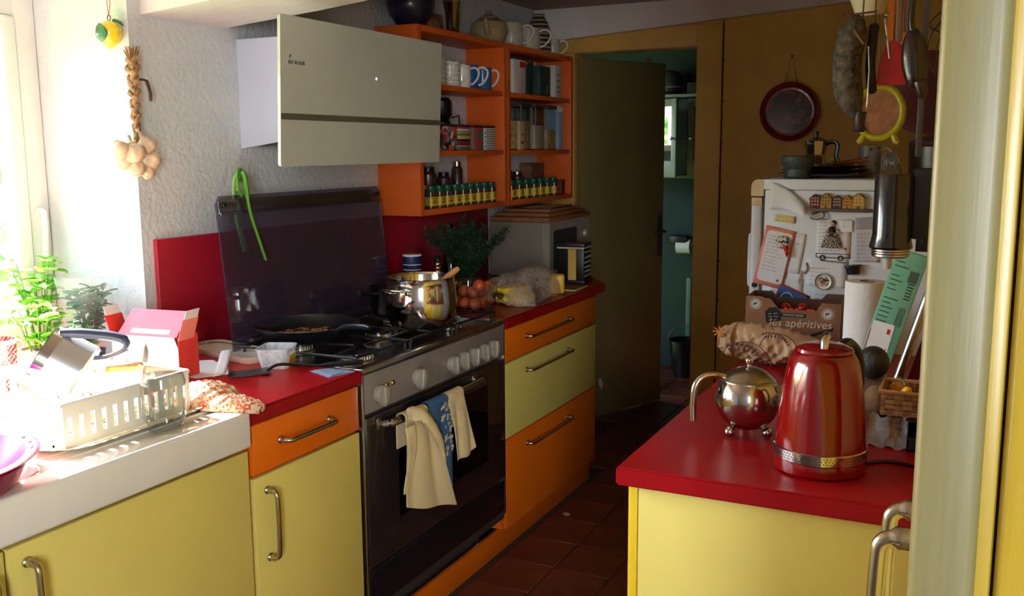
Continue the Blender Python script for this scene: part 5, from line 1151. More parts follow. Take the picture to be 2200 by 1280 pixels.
tp = [(-.10+.048*i, .03, .107) for i in range(5)]+[(-.085+.056*i, .085, .107) for i in range(4)]+[(-.03, .055, .132), (.018, .055, .134), (.075, .06, .130)]
for p, l_ in zip(tp, tl_):
    o = a0 if k == 0 else a0.copy()
    if k: C.objects.link(o)
    o.location = Vector((1.068, .66, .9175))+Vector(p); tag(o, 'red cherry tomato in the cardboard crate, '+l_, 'tomato', 'cherry tomatoes in the crate'); k += 1
t = thing('paper_towel_roll', 'white kitchen roll standing upright right of the tomato crate', 'kitchen roll', (1.296, 0.37, 0.9175))
b = bm_(); lathe(b, [(.018, 0), (.050, 0), (.0515, .003), (.0515, .268), (.050, .271), (.018, .271), (.018, 0)], 48); obj('paper', b, mat('embossed paper', (228, 226, 226), .9, vary=.01, bump=.6, bscale=70, bdist=.004), t)
b = bm_(); lathe(b, [(.0165, 0), (.0181, 0), (.0181, .272), (.0165, .272), (.0165, 0)], 28); obj('core', b, mat('card core', (150, 118, 88), .8), t)
b = bm_(); lathe(b, [(0, 0), (.0155, 0), (.0155, .004), (.006, .006), (.006, .16), (0, .162)], 14); obj('holder', b, M['steel'], t)
# mint book leaning to the right, with a tube beside it
mint = mat('mint cover', (112, 178, 152), .35, vary=.03)
t = thing('mint_folder', 'pale green long folder leaning beside the kitchen roll', 'folder', (1.312, 0.16, 0.9175))
BM = RY(math.atan(.275))
b = bm_(); bx(b, -.035, .035, -.003, .014, 0, .372, .002, M=BM @ T(.0, 0, .01)); obj('cover', b, mint, t)
BF = BM @ T(0, -.0032, .01) @ FYm
b = bm_(); r8 = random.Random(8)
for k in range(15):
    z = .345-.011*k
    if k in (2, 7): continue
    bx(b, -.028, -.028+r8.uniform(.015, .032), z, z+.0022, 0, .0003, M=BF)
for k in range(6): bx(b, .012, .026, .30-.007*k, .303-.007*k, 0, .0003, M=BF)
obj('text_lines', b, mat('dark green print', (40, 62, 54), .7), t)
b = bm_(); bx(b, .008, .028, .305, .332, 0, .0004, M=BF)
for k in range(4): bx(b, .012+k*.004, .0135+k*.004, .20, .245, 0, .0004, M=BF)
obj('side_print', b, mat('grey print', (70, 84, 78), .6), t)
b = bm_(); bx(b, -.022, .026, .118, .20, 0, .0006, M=BF @ RZ(.05)); pc = obj('sticker', b, M['paper'], t)
b = bm_(); bx(b, -.024, -.0222, .118, .18, .0003, .0009, M=BF @ RZ(.05)); bx(b, .013, .020, .176, .188, .0004, .001, M=BF @ RZ(.05)); bx(b, .02, .0212, .122, .142, .0004, .001, M=BF @ RZ(.05)); obj('sticker_print', b, bpy.data.materials['red ink'], pc)
b = bm_(); lathe(b, [(0, 0), (.0105, 0), (.0105, .36), (0, .36)], 20); t = tag(obj('foil_tube', b, M['steel']), 'shiny metal tube leaning along the right edge of the pale green folder', 'tube'); t.location = (1.375, 0.155, .9185); t.rotation_euler = (0, math.atan(.275), 0)
b = bm_(); bx(b, -.012, .012, -.005, .012, 0, .40, .002); t = tag(obj('notebook', b, mat('dark red cover', (96, 16, 22), .4)), 'thin dark red book leaning behind the metal tube', 'book'); t.location = (1.408, 0.20, .9215); t.rotation_euler = (0, math.atan(.275), 0)
# basket corner
b = bm_(); bx(b, 1.318, 1.392, -.05, .055, .9178, 1.021, .006); tag(obj('brown_parcel', b, mat('brown parcel paper', (110, 80, 56), .8, vary=.1)), 'brown paper parcel under the avocado behind the kettle', 'parcel')
b = bm_(); ball(b, (0, 0, 0), .034, 1, 1, 1.08, 22); o = tag(obj('avocado', b, mat('avocado skin', (34, 28, 30), .5, vary=.25, vscale=60, bump=.9, bscale=170, bdist=.003)), 'dark round avocado on the parcel right of the kettle', 'avocado'); o.location = (1.354, .005, 1.0585)
b = bm_(); ball(b, (0, 0, 0), .03, .9, 1, 1.15, 20); o = tag(obj('potato', b, mat('potato skin', (132, 104, 72), .8, vary=.12, vscale=30)), 'brown potato below the avocado left of the wicker basket', 'potato'); o.location = (1.372, -.088, .996)
t = thing('noodle_bag', 'clear bag of dried noodles on the worktop behind the kettle', 'bag', (1.405, -.105, .9175))
b = bm_(); prism(b, [(-.04, 0), (.028, 0), (.026, .05), (-.036, .048)], .09, T(0, .045, 0) @ FYm)
bmesh.ops.bevel(b, geom=b.edges[:], offset=.008, segments=2, affect='EDGES'); obj('noodles', b, mat('dried noodles', (110, 78, 48), .6, vary=.35, vscale=70, bump=.8, bscale=120), t)
b = bm_(); grid(b, lambda u, v: Vector((-.042+.076*u, -.052+.012*math.sin(u*9)*v, .002+.066*v+.004*math.sin(u*14))), 16, 10); obj('wrapper', b, film('noodle wrapper', (206, 206, 206), .35), t)
t = thing('wicker_basket', 'small woven basket of peppers half hidden by the yellow post', 'basket', (1.445, -.10, .985))
wk = pattern('woven splint', 'checker', [(0, (150, 104, 58)), (.5, (120, 78, 42))], p=60, rough=.7)
b = bm_()
for z0 in (0.003, .014, .025, .036):
    for s_ in (-1, 1):
        bx(b, -.058, .058, s_*.052-.0015, s_*.052+.0015, z0, z0+.009); bx(b, s_*.058-.0015, s_*.058+.0015, -.052, .052, z0, z0+.009)
bx(b, -.056, .056, -.05, .05, 0, .003); obj('woven_sides', b, wk, t)
b = bm_()
for k in range(9):
    for s_ in (-1, 1): bx(b, -.056+k*.013, -.053+k*.013, s_*.0505-.001, s_*.0505+.001, 0, .05); bx(b, s_*.0565-.001, s_*.0565+.001, -.05+k*.0118, -.047+k*.0118, 0, .05)
obj('uprights', b, mat('splint', (164, 118, 68), .7), t)
b = bm_(); tube(b, [(-.061, -.055, .05), (.061, -.055, .05), (.061, .055, .05), (-.061, .055, .05)], .005, 6, closed=True); obj('rim', b, bpy.data.materials['splint'], t)
b = bm_(); lathe(b, [(0, -.03), (.008, -.026), (.011, -.012), (.010, .004), (.005, .012), (0, .014)], 16, M=RX(.7) @ RY(.4)); o = tag(obj('yellow_chilli', b, mat('yellow pepper skin', (230, 176, 14), .25)), 'small yellow chilli with green stalk in the wicker basket', 'chilli'); o.location = (1.432, -.118, 1.030)
c_ = bm_(); tube(c_, smoothpts([(-.004, .008, .012), (-.010, .012, .022), (-.020, .010, .028)], 4), .0022, 6); obj('stalk', c_, mat('green stalk', (90, 120, 50), .5), o)
b = bm_(); ball(b, (0, 0, 0), .017, n=14); o = tag(obj('red_chilli', b, mat('red pepper skin', (150, 18, 16), .25)), 'round red pepper beside the yellow chilli in the basket', 'chilli'); o.location = (1.462, -.105, 1.008)
b = bm_(); ball(b, (0, 0, 0), .024, n=16); o = tag(obj('small_squash', b, mat('ochre squash skin', (166, 106, 34), .5, vary=.15)), 'ochre round squash at the left inside the wicker basket', 'squash'); o.location = (1.412, -.07, 1.013)
t = thing('bread_bin', 'black open box under the wicker basket at the worktop back', 'box', (1.47, -.10, .9175))
for a in ((-.03, -.028, -.06, .06, 0, .064), (.048, .05, -.06, .06, 0, .064), (-.03, .05, .058, .06, 0, .064), (-.03, .05, -.06, -.058, 0, .03), (-.03, .05, -.06, .06, 0, .003), (-.034, .054, -.064, .064, .063, .067)):
    b = bm_(); bx(b, *a); obj('panel', b, M['black_plastic'], t)
# ------------------------------------------------------------ fridge and what is stuck on its side
FY = 0.83
t = thing('fridge', 'white fridge with papers and magnets stuck on its side', 'fridge', (0.90, FY, 0))
fe = mat('off white fridge enamel', (222, 230, 240), .4, vary=.02); fc = mat('cream fridge trim', (206, 186, 148), .45, vary=.03)
b = bm_(); bx(b, .042, .60, 0, .56, .05, 1.395, .004); obj('body', b, fe, t)
b = bm_(); bx(b, 0, .036, .002, .558, .06, 1.372, .010, 3); dr = obj('door', b, mat('grey white door', (206, 210, 216), .4), t)
b = bm_(); prism(b, [(.038, 1.376), (.038, 1.427), (.016, 1.427), (.004, 1.420), (0, 1.408), (0, 1.376)], .56, T(0, .56, 0) @ FYm); obj('corner_cap', b, fc, t)
b = bm_(); bx(b, .038, .60, -.001, .561, 1.396, 1.428, .003); obj('top_panel', b, fe, t)
b = bm_(); bx(b, .0365, .0415, .004, .55, .06, 1.372); obj('door_seal', b, mat('dark grey seal', (90, 86, 84), .7), t)
b = bm_(); bx(b, .002, .034, -.001, .004, 1.346, 1.371, .001); obj('door_cap', b, fc, dr)
b = bm_(); tube(b, smoothpts([(0, .06, 1.25), (-.010, .06, 1.25), (-.012, .06, 1.22), (-.012, .06, 1.12), (-.010, .06, 1.09), (0, .06, 1.09)], 4), .006, 8); obj('door_handle', b, fe, dr)
for x in (.06, .56):
    for y in (.05, .5):
        b = bm_(); lathe(b, [(0, 0), (.018, 0), (.018, .052), (0, .052)], 14, (x, y, 0)); obj('foot', b, M['black_plastic'], t)
b = bm_(); lathe(b, [(0, .004), (.006, .0035), (.0085, 0)], 18, M=T(.018, .001, 1.098) @ FYm); obj('round_plug', b, M['black_plastic'], t)
def FP(x, z, rz=0, dy=0.0): return T(x, FY-.0012-dy, z) @ FYm @ RZ(rz)
def sheet(name, label, cat, x, z, w_, h, rz, m_, dy=0.0, lines=None, inkm=None, seed=1, curl=0.0, group=None):
    """paper held on the fridge: lies on the side of the fridge, local x right, y up"""
    Mx = FP(x, z, rz, dy)
    b = bm_(); grid(b, lambda u, v: Mx @ Vector(((u-.5)*w_, (v-.5)*h, curl*(abs(v-.5)*2)**3*(1 if v < .5 else .4))), 6, 10)
    o = tag(obj(name, b, m_, solid=.0006), label, cat, group)
    if lines:
        b = bm_(); 
        for i in range(lines[0]): scribble(b, lines[1], lines[1]+lines[2]*(.6+.4*random.Random(seed*31+i).random()), lines[3]-i*lines[4], seed=seed*50+i, M=Mx @ T(0, 0, .0010), amp=.0011, thick=.00045)
        obj('handwriting', b, inkm or M['ink'], o)
    return o, Mx
blue_ink = mat('grey blue ink', (74, 76, 92), .7)
def redcross(o, Mx, x, y, s_=.0045):
    b = bm_(); bx(b, -s_, s_, -s_*.34, s_*.34, .0010, .0013, M=Mx @ T(x, y, 0)); bx(b, -s_*.34, s_*.34, -s_, s_, .0010, .0013, M=Mx @ T(x, y, 0)); obj('red_cross', b, M['red_ink'], o)
sheet('note', 'plain white sheet low on the fridge beside the pink bordered list', 'paper', 1.01, 1.075, .115, .10, 0, M['paper'], .0, (2, -.04, .05, .01, .014), blue_ink, 3)
sheet('note', 'white note half hidden behind the pink bordered list', 'paper', 1.032, 1.205, .062, .125, -.14, M['paper'], .001, (2, -.02, .04, .05, .02), blue_ink, 4)
o, Mx = sheet('shopping_list', 'handwritten list with salmon pink border on the fridge side', 'paper', .978, 1.188, .092, .185, -.20, mat('salmon border paper', (216, 132, 116), .8), .0035, None, None, 5)
b = bm_(); prism(b, rounded(.078, .160, .012), .0006, Mx @ T(.001, .001, .0008)); ps = obj('white_field', b, M['paper'], o)
b = bm_()
for i in range(11): scribble(b, -.03, .0+.03*random.Random(i).random(), .064-i*.0105, seed=200+i, M=Mx @ T(0, 0, .0017), amp=.0013, thick=.0005)
obj('handwriting', b, mat('dark red brown ink', (92, 52, 52), .7), ps); redcross(ps, Mx @ T(0, 0, .0006), .026, -.068)
o, Mx = sheet('letter', 'white letter with a small red cross and van drawing on the fridge', 'paper', 1.150, 1.252, .098, .118, 0, M['paper'], .001, (9, -.044, .07, .048, .0105), blue_ink, 6)
redcross(o, Mx, .036, -.030, .0042)
b = bm_(); bx(b, -.049, .049, -.047, -.045, .001, .0013, M=Mx); bx(b, -.049, .049, -.0585, -.0565, .001, .0014, M=Mx); bx(b, -.049, -.047, -.058, -.045, .001, .0013, M=Mx); bx(b, .047, .049, -.058, -.045, .001, .0013, M=Mx)
for x in (-.029, .023): tube(b, [tuple(Mx @ Vector((x+.0068*math.cos(a), -.0585+.0068*math.sin(a), .0012))) for a in [2*PI*i/20 for i in range(20)]], .0018, 5, closed=True)
obj('van_drawing', b, M['ink'], o)
sheet('note', 'small white tab overlapping the top right of the van letter', 'paper', 1.187, 1.290, .036, .036, .05, M['paper'], .0028, (1, -.01, .018, 0, .01), blue_ink, 8)
sheet('note', 'lilac tinted handwritten page right of the van letter', 'paper', 1.245, 1.235, .074, .10, .03, mat('lilac paper', (204, 202, 212), .8), .001, (7, -.03, .05, .035, .012), blue_ink, 9)
sheet('photo', 'small landscape snapshot at the top right of the fridge papers', 'photo', 1.245, 1.302, .066, .034, .10, pattern('landscape print', 'gradz', [(0, (96, 92, 92)), (.5, (190, 160, 128)), (.8, (150, 150, 156))], bands='Z', scale=(1, 1, 1), rough=.5), .0016)
o, Mx = sheet('note', 'typed white note behind the round plate magnet', 'paper', 1.135, 1.148, .118, .088, -.02, M['paper'], .0008, (5, -.05, .07, .012, .012), blue_ink, 10)
b = bm_()
for k in range(14): bx(b, -.022+k*.0053, -.022+k*.0053+.004, .034, .0372, .001, .0013, M=Mx @ RZ(-.05))
obj('typed_line', b, M['ink'], o)
o, Mx = sheet('menu', 'white lower page partly covered by the kitchen roll', 'paper', 1.165, 1.045, .15, .12, 0, mat('cool white paper', (206, 208, 218), .8), .0004, (2, -.06, .08, .035, .012), blue_ink, 11)
# big curled envelope at the top corner
b = bm_(); EM = FP(1.015, 1.352, -.05, .004)
grid(b, lambda u, v: EM @ Vector(((u-.5)*.115, (v-.5)*(.085-.05*u)+.045*(.5-u)+.012*math.sin(u*3), .003+.05*max(0, u-.3)**1.5*(1.2-v)+.010*math.sin(v*PI)*u)), 12, 10)
o = tag(obj('envelope', b, M['paper'], solid=.0006), 'curled white sheet sticking out at the top left of the fridge side', 'paper')
sheet('sticky_note', 'pale yellow sticky note under the curled white sheet', 'paper', 1.005, 1.308, .062, .022, -.12, mat('pale yellow note', (220, 206, 140), .8), .003, (2, -.026, .05, .004, .009), blue_ink, 14)
o, Mx = sheet('folded_card', 'blue and red folded card behind the tomato crate on the fridge', 'card', 1.035, 1.068, .095, .05, -.40, mat('dark red card border', (150, 30, 44), .6), .003)
b = bm_(); bx(b, -.043, .043, -.030, .019, .0008, .0015, M=Mx); f_ = obj('blue_field', b, mat('blue card field', (40, 96, 170), .6), o)
b = bm_(); lathe(b, [(.016, .0020), (.019, .0020), (.019, .0014)], 22, M=Mx @ T(-.012, -.010, 0)); lathe(b, [(0, .0019), (.010, .0019), (.010, .0014)], 22, M=Mx @ T(.026, -.022, 0)); obj('white_swirl', b, M['paper'], f_)
# row of little houses
hs = thing('house_rail', 'brown key rail under a row of little house magnets', 'rail', (1.168, FY-.012, 1.343))
b = bm_(); bx(b, -.086, .11, -.004, .0115, -.010, .0, .002); obj('rail_board', b, mat('grey brown rail', (92, 74, 68), .6), hs)
for k, (x, w_, h, c_, nm) in enumerate(((1.094, .030, .043, (98, 26, 36), 'dark red'), (1.1255, .031, .047, (176, 136, 44), 'mustard'), (1.1575, .027, .041, (84, 64, 62), 'brown grey'), (1.186, .026, .042, (188, 132, 36), 'ochre'), (1.2175, .034, .048, (180, 140, 50), 'wide mustard'))):
    t = thing('house_magnet', '%s little house %s on the rail on the fridge' % (nm, ('at the left end', 'second from left', 'in the middle', 'second from right', 'at the right end')[k]), 'magnet', (x, FY-.0155, 1.3435), 0, 'little houses on the fridge rail')
    cm_ = mat(nm+' house paint', c_, .6, vary=.08); dk = mat(nm+' house trim', tuple(int(v*.45) for v in c_), .6)
    b = bm_(); prism(b, [(-w_/2, 0), (w_/2, 0), (w_/2, h*.66), (0, h*.97), (-w_/2, h*.66)], .012, T(0, .012, 0) @ FYm); obj('facade', b, cm_, t)
    b = bm_()
    for s_ in (-1, 1): bx(b, -.001, w_*.64, -.0008, .013, -.0012, .0014, M=T(s_*w_*.54, 0, h*.63) @ (RY(-math.atan2(h*.34, w_*.54)) if s_ < 0 else RZ(PI) @ T(0, -.012, 0) @ RY(-math.atan2(h*.34, w_*.54))))
    obj('roof', b, dk, t)
    b = bm_()
    for zz in (.2, .42, .62):
        for xx in (-.28, 0, .28): bx(b, xx*w_-w_*.07, xx*w_+w_*.07, -.0006, .0004, zz*h, zz*h+h*.1)
    obj('windows', b, mat(nm+' window', (205, 190, 150) if k in (0, 2, 4) else (96, 66, 30), .5), t)
    b = bm_(); bx(b, -w_*.1, w_*.1, -.0008, .0003, 0, h*.15); obj('door', b, dk, t)
# doll, pepper and plate magnets
t = thing('doll_magnet', 'little doll magnet in a black and white flounced dress on the fridge', 'magnet', (1.146, FY-.004, 1.221))
for i, (r_, z) in enumerate(((.030, .004), (.0275, .014), (.0235, .025), (.018, .036))):
    b = bm_(); n = 40; lathe(b, [(r_, 0), (r_*.98, .005), (r_*.72, .014)], n, M=T(0, 0, z) @ Matrix.Diagonal((1, .45, 1, 1)))
    for k, v in enumerate(b.verts): v.co.z += .0016*math.sin(k*2.4); v.co.y *= 1+.1*math.sin(k*1.9)
    obj('flounce', b, pattern('flounce lace', 'checker', [(0, (20, 20, 22)), (.5, (196, 190, 176))], p=240+30*i, rough=.8), t, solid=.0012)
b = bm_(); lathe(b, [(0, .036), (.017, .038), (.010, .052), (.012, .062), (.006, .067), (0, .068)], 18, M=Matrix.Diagonal((1, .6, 1, 1))); obj('bodice', b, M['ink'], t)
b = bm_(); ball(b, (.001, -.002, .075), .0075, n=14); hd = obj('head', b, mat('doll skin', (206, 166, 140), .6), t)
b = bm_(); ball(b, (.003, 0.001, .0785), .0078, n=14); obj('hair', b, M['ink'], t)
b = bm_()
for s_ in (-1, 1): tube(b, smoothpts([(s_*.010, -.003, .062), (s_*.018, -.006, .05), (s_*.006, -.012, .042)], 4), .0026, 6)
obj('arms', b, bpy.data.materials['doll skin'], t)
t = thing('pepper_magnet', 'small magnet with a white flower top and red tail on the pink list', 'magnet', (1.005, FY-.012, 1.225), 0)
b = bm_(); lathe(b, [(0, 0), (.013, .001), (.021, .004), (.016, .010), (0, .012)], 14, M=FYm @ T(-.002, .012, 0))
for k, v in enumerate(b.verts): v.co.z += .0015*math.sin(k*2.1)
obj('white_flower', b, pattern('flower speckle', 'voronoi', [(0, (60, 60, 60)), (.2, (214, 204, 190))], p=160, rough=.7), t)
b = bm_(); tube(b, smoothpts([(.002, -.004, .004), (.010, -.006, -.008), (.013, -.006, -.022), (.012, -.004, -.034)], 5), [.0075]*6+[.006]*5+[.0045, .0035, .0025, .0018, .001], 10); obj('red_tail', b, mat('glossy red', (190, 16, 20), .2), t)
b = bm_(); ball(b, (-.008, -.004, .026), .007, 1.1, .6, .8, 10); obj('dark_bud', b, mat('dark bud', (50, 46, 36), .6), t)
t = thing('plate_magnet', 'small round plate magnet with blue rim and brown painted scene', 'magnet', (1.128, FY-.004, 1.121))
b = bm_(); lathe(b, [(0, .002), (.019, .002), (.023, .005), (.0245, .0065), (.0245, .0045), (.019, 0), (0, 0)], 36, M=FYm); obj('plate', b, M['white_ceramic'], t)
b = bm_(); tube(b, [(.0242*math.cos(a), -.0063, .0242*math.sin(a)) for a in [2*PI*i/32 for i in range(32)]], .0009, 5, closed=True); obj('rim_line', b, mat('navy rim', (40, 40, 74), .4), t)
b = bm_(); lathe(b, [(0, .0024), (.015, .0024), (.016, .002)], 28, M=FYm); obj('painted_scene', b, pattern('painted scene', 'voronoi', [(0, (60, 50, 30)), (.3, (222, 214, 200)), (.55, (120, 84, 50)), (.8, (186, 140, 130))], p=190, rough=.4), t)
b = bm_(); tube(b, [(0, -.003, .022), (-.0045, -.0045, -.018)], [.003, .0016], 8); t = tag(obj('clothes_peg', b, mat('pale peg', (206, 196, 176), .6)), 'pale slim peg magnet left of the round plate magnet', 'peg'); t.location = (1.058, FY-.002, 1.128); t.rotation_euler = (0, .12, 0)
b = bm_(); tube(b, [(0, 0, .018), (.004, -.003, 0), (-.003, 0, -.016)], .002, 6); t = tag(obj('twig_magnet', b, mat('twig', (120, 74, 44), .7)), 'small brown twig shaped magnet left of the plate magnet', 'magnet'); t.location = (1.075, FY-.004, 1.158)
t = thing('black_cup', 'black plastic cap shaped like a cup on the fridge above the kitchen roll', 'cap', (1.213, FY-.014, 1.148))
b = bm_(); lathe(b, [(0, 0), (.017, 0), (.021, .022), (.0245, .023), (.0245, .028), (0, .03)], 28, M=RY(-.12) @ Matrix.Diagonal((1, .5, 1, 1))); obj('cup', b, M['black_plastic'], t)
b = bm_(); tube(b, smoothpts([(0, 0, .012), (.03, 0, .02), (.036, -.008, .004), (.01, -.008, -.004), (-.004, 0, .002)], 5), .0022, 6); t = tag(obj('wire_loop', b, M['steel']), 'loop of thin wire beside the curled white sheet on the fridge', 'wire'); t.location = (1.085, FY-.006, 1.312)

# ------------------------------------------------------------ on top of the fridge
ZF = 1.4285
t = thing('mortar', 'dark speckled stone mortar on top of the fridge', 'mortar', (1.022, .92, ZF))
b = bm_(); lathe(b, [(0, 0), (.038, 0), (.042, .006), (.040, .028), (.044, .034), (.051, .042), (.053, .066), (.050, .070), (.044, .068), (.034, .03), (0, .02)], 36); obj('bowl', b, mat('dark granite', (46, 52, 50), .5, vary=.6, vscale=160, bump=.3), t)
t = thing('moka_pot', 'small aluminium moka pot with black handle standing on the plates', 'coffee pot', (1.066, .975, ZF+.038))
b = bm_(); lathe(b, [(0, 0), (.036, 0), (.030, .03), (.028, .034), (.034, .07), (.036, .076), (.012, .088), (0, .089)], 8); obj('body', b, M['chrome'], t, ang=15)
b = bm_(); lathe(b, [(0, .088), (.005, .088), (.008, .104), (.006, .106), (0, .107)], 14); obj('knob', b, M['black_plastic'], t)
b = bm_(); tube(b, smoothpts([(.030, -.004, .068), (.052, -.008, .074), (.066, -.01, .062), (.062, -.01, .03), (.07, -.01, .012)], 5), .008, 10, flat=.7); obj('handle', b, M['black_plastic'], t)
pdk = mat('dark brown glaze', (52, 30, 26), .2, vary=.1, coat=.4)
for i, (r_, z, lab) in enumerate(((.150, 0.0005, 'large dark brown plate at the bottom of the stack on the fridge'), (.138, .0125, 'dark brown plate in the middle of the stack on the fridge'), (.125, .0245, 'smaller dark plate at the top of the stack on the fridge'))):
    pb = bm_(); lathe(pb, [(0, 0), (r_*.6, 0), (r_*.68, .002), (r_*.96, .010), (r_, .0125), (r_*.98, .0140), (r_*.66, .0065), (0, .005)], 48); t = tag(obj('plate', pb, pdk), lab, 'plate', 'brown plates on the fridge'); t.location = (1.088, 1.045, ZF+z)
b = bm_(); ball(b, (0, 0, 0), .032, 1.4, 1, .35, 18); t = tag(obj('folded_napkin', b, mat('crumpled cream napkin', (206, 190, 166), .8, bump=.6, bscale=60)), 'crumpled cream napkin on the plates right of the moka pot', 'napkin'); t.location = (1.13, 1.04, ZF+.045)
b = bm_(); tube(b, [(-.05, 0, 0), (.06, .01, .012)], [.008, .006], 8); t = tag(obj('wooden_scoop', b, wood('red brown wood', (120, 60, 34), (150, 80, 48))), 'red brown wooden scoop lying on the plates on the fridge', 'scoop'); t.location = (1.165, 1.0, ZF+.044)
mug('mug', 'grey mug with dark spots on the fridge below the yellow sieve', 0, 0, pattern('spotted glaze', 'voronoi', [(0, (40, 40, 44)), (.18, (160, 160, 164))], p=44, rough=.3, feature='F1'), .034, .098, .3, None)
o = [x for x in C.objects if x.name.startswith('mug') and x.get('label', '').startswith('grey mug with dark spots')][0]; o.location = (1.213, 1.10, ZF)
t = thing('stew_pot', 'dark lidded pot at the right end of the fridge top', 'pot', (1.425, 1.10, ZF))
b = bm_(); lathe(b, [(0, 0), (.085, 0), (.095, .01), (.098, .095), (.094, .1), (0, .1)], 36); obj('body', b, mat('dark brown enamel', (44, 30, 28), .3), t)
b = bm_(); lathe(b, [(.1, .1), (.095, .112), (.04, .135), (.012, .14), (.014, .155), (0, .158)], 36); obj('lid', b, mat('brown enamel lid', (66, 42, 36), .3), t)
# round tray on the back wall
t = thing('wall_tray', 'round dark red painted tray hanging on the ochre wall', 'tray', (.682, YB-.022, 1.694))
b = bm_(); lathe(b, [(0, .004), (.105, .004), (.115, .006), (.128, .022), (.139, .026), (.140, .022), (.13, .016), (.118, 0), (0, 0)], 56, M=FYm); obj('rim', b, mat('dark oxblood lacquer', (118, 30, 34), .3, vary=.2, vscale=14, coat=.3), t)
b = bm_(); lathe(b, [(0, .0046), (.100, .0046), (.104, .004)], 48, M=FYm); obj('painted_centre', b, pattern('folk painting', 'voronoi', [(0, (34, 24, 26)), (.3, (96, 28, 30)), (.55, (50, 32, 32)), (.75, (120, 62, 48)), (.9, (70, 66, 60))], p=38, rough=.35), t)
b = bm_()
ball(b, (0, 0, 0), .0035, 1, .4, 1, 8); d0 = obj('rim_dot', b, mat('dull brass dots', (120, 80, 62), .4), t)
for k in range(20):
    m4 = T(.111*math.cos(k*.314), -.0058, .111*math.sin(k*.314))
    if k: piece(d0, t, m4)
    else: d0.matrix_local = m4
b = bm_(); tube(b, [(-.03, .004, .135), (0, .006, .262), (.03, .004, .135)], .0012, 5, caps=True); bx(b, -.004, .004, .002, .012, .258, .266); obj('hanging_wire', b, M['ochre_dark'], t)

# ------------------------------------------------------------ things hanging over the right worktop
b = bm_(); bx(b, 1.10, 1.61, .26, .30, 2.05, 2.075, .003)
for x in (1.13, 1.58): bx(b, x-.012, x+.012, .268, .292, 2.07, 2.2495)
tag(obj('hanging_rail', b, wood('dark beam wood', (70, 46, 28), (92, 62, 40))), 'wooden rail fixed to the ceiling with kitchen things hanging from it', 'rail')
string = mat('brown string', (120, 88, 58), .9)
t = thing('dried_sausage', 'long mottled dried sausage hanging on a brown string', 'sausage', (1.262, .285, 1.70))
b = bm_(); pts = smoothpts([(.004, 0, .125), (-.008, 0, .112), (-.020, 0, .075), (-.026, 0, .02), (-.022, 0, -.035), (-.010, 0, -.08), (.002, 0, -.102)], 6); n = len(pts)
tube(b, pts, [.006]+[.033*min(1, .35+2.4*min(i/(n-1), 1-i/(n-1)))for i in range(1, n-1)]+[.012], 22)
obj('sausage', b, mat('dusty sausage skin', (60, 52, 46), .75, vary=.7, vscale=70, bump=.8, bscale=90), t)
b = bm_(); lathe(b, [(0, 0), (.012, .001), (.016, .008), (.012, .018), (.0145, .04), (.016, .048), (0, .05)], 18, M=T(.008, 0, -.142)); obj('tied_end', b, mat('dark sausage end', (44, 28, 24), .5), t)
b = bm_(); tube(b, [(.004, 0, .122), (.006, -.004, .20), (.004, -.005, .352)], .0022, 6); tube(b, smoothpts([(.004, -.012, .125), (-.014, -.02, .11), (-.004, -.033, .085), (.014, -.034, .06)], 4), .0028, 6); obj('string', b, string, t)
b = bm_(); lathe(b, [(.0022, 0), (.0022, .0)], 4) if False else tube(b, [(.024, -.034, .055), (.028, -.034, -.0), (.027, -.034, -.075), (.026, -.03, -.085)], .0022, 6); obj('metal_skewer', b, M['steel'], t)
b = bm_(); tube(b, [(1.222, .262, 1.829), (1.30, .262, 1.834)], .0025, 6); tag(obj('thin_stick', b, mat('red brown stick', (92, 46, 30), .6)), 'thin red brown stick lying across the top of the sausage string', 'stick')
t = thing('second_sausage', 'narrow dark sausage hanging right behind the mottled one', 'sausage', (1.290, .325, 1.725))
b = bm_(); tube(b, smoothpts([(0, 0, .09), (-.004, 0, .05), (-.006, 0, -.01), (-.002, 0, -.05), (.002, 0, -.075)], 5), [.005]+[.0115]*18+[.009, .005], 14); obj('sausage', b, mat('dark sausage skin', (38, 30, 26), .6, vary=.3, vscale=60), t)
b = bm_(); tube(b, [(0, 0, .09), (0, -.02, .332)], .002, 6); obj('string', b, string, t)
t = thing('white_colander', 'white enamel bowl hanging upside down at the top edge', 'bowl', (1.268, .40, 1.868))
b = bm_(); lathe(b, [(.034, -.02), (.056, .045), (.060, .052), (.058, .054), (.054, .048), (.031, -.015), (0, -.017), (0, -.022), (.034, -.022)], 36, M=RX(.25)); obj('bowl', b, mat('cream white enamel', (222, 214, 196), .3), t)
b = bm_(); tube(b, [(.03, -.01, .05), (.01, -.10, .19)], .0016, 5); tube(b, [(-.03, -.01, .05), (-.01, -.10, .19)], .0016, 5); obj('string', b, string, t)
t = thing('red_funnel', 'bright red plastic scoop hanging between sausage and dark ladle', 'scoop', (1.333, .345, 1.67))
b = bm_(); prism(b, [(-.036, 0), (.034, 0), (.022, .075), (.010, .105), (-.010, .105), (-.030, .06)], .012, FYm); bmesh.ops.bevel(b, geom=b.edges[:], offset=.004, segments=2, affect='EDGES'); obj('blade', b, mat('red plastic scoop', (206, 26, 22), .35), t)
b = bm_(); tube(b, smoothpts([(-.008, -.014, .062), (-.016, -.018, .12), (-.022, -.016, .155), (-.014, -.01, .168)], 5), .0022, 6); ball(b, (-.018, -.014, .162), .006, n=10); obj('hook', b, M['chrome'], t)
b = bm_(); tube(b, [(0, -.004, .10), (0, -.05, .38)], .002, 6); obj('string', b, string, t)
t = thing('dark_red_lid', 'large dark red round lid hanging behind the other utensils', 'lid', (1.398, .64, 1.665))
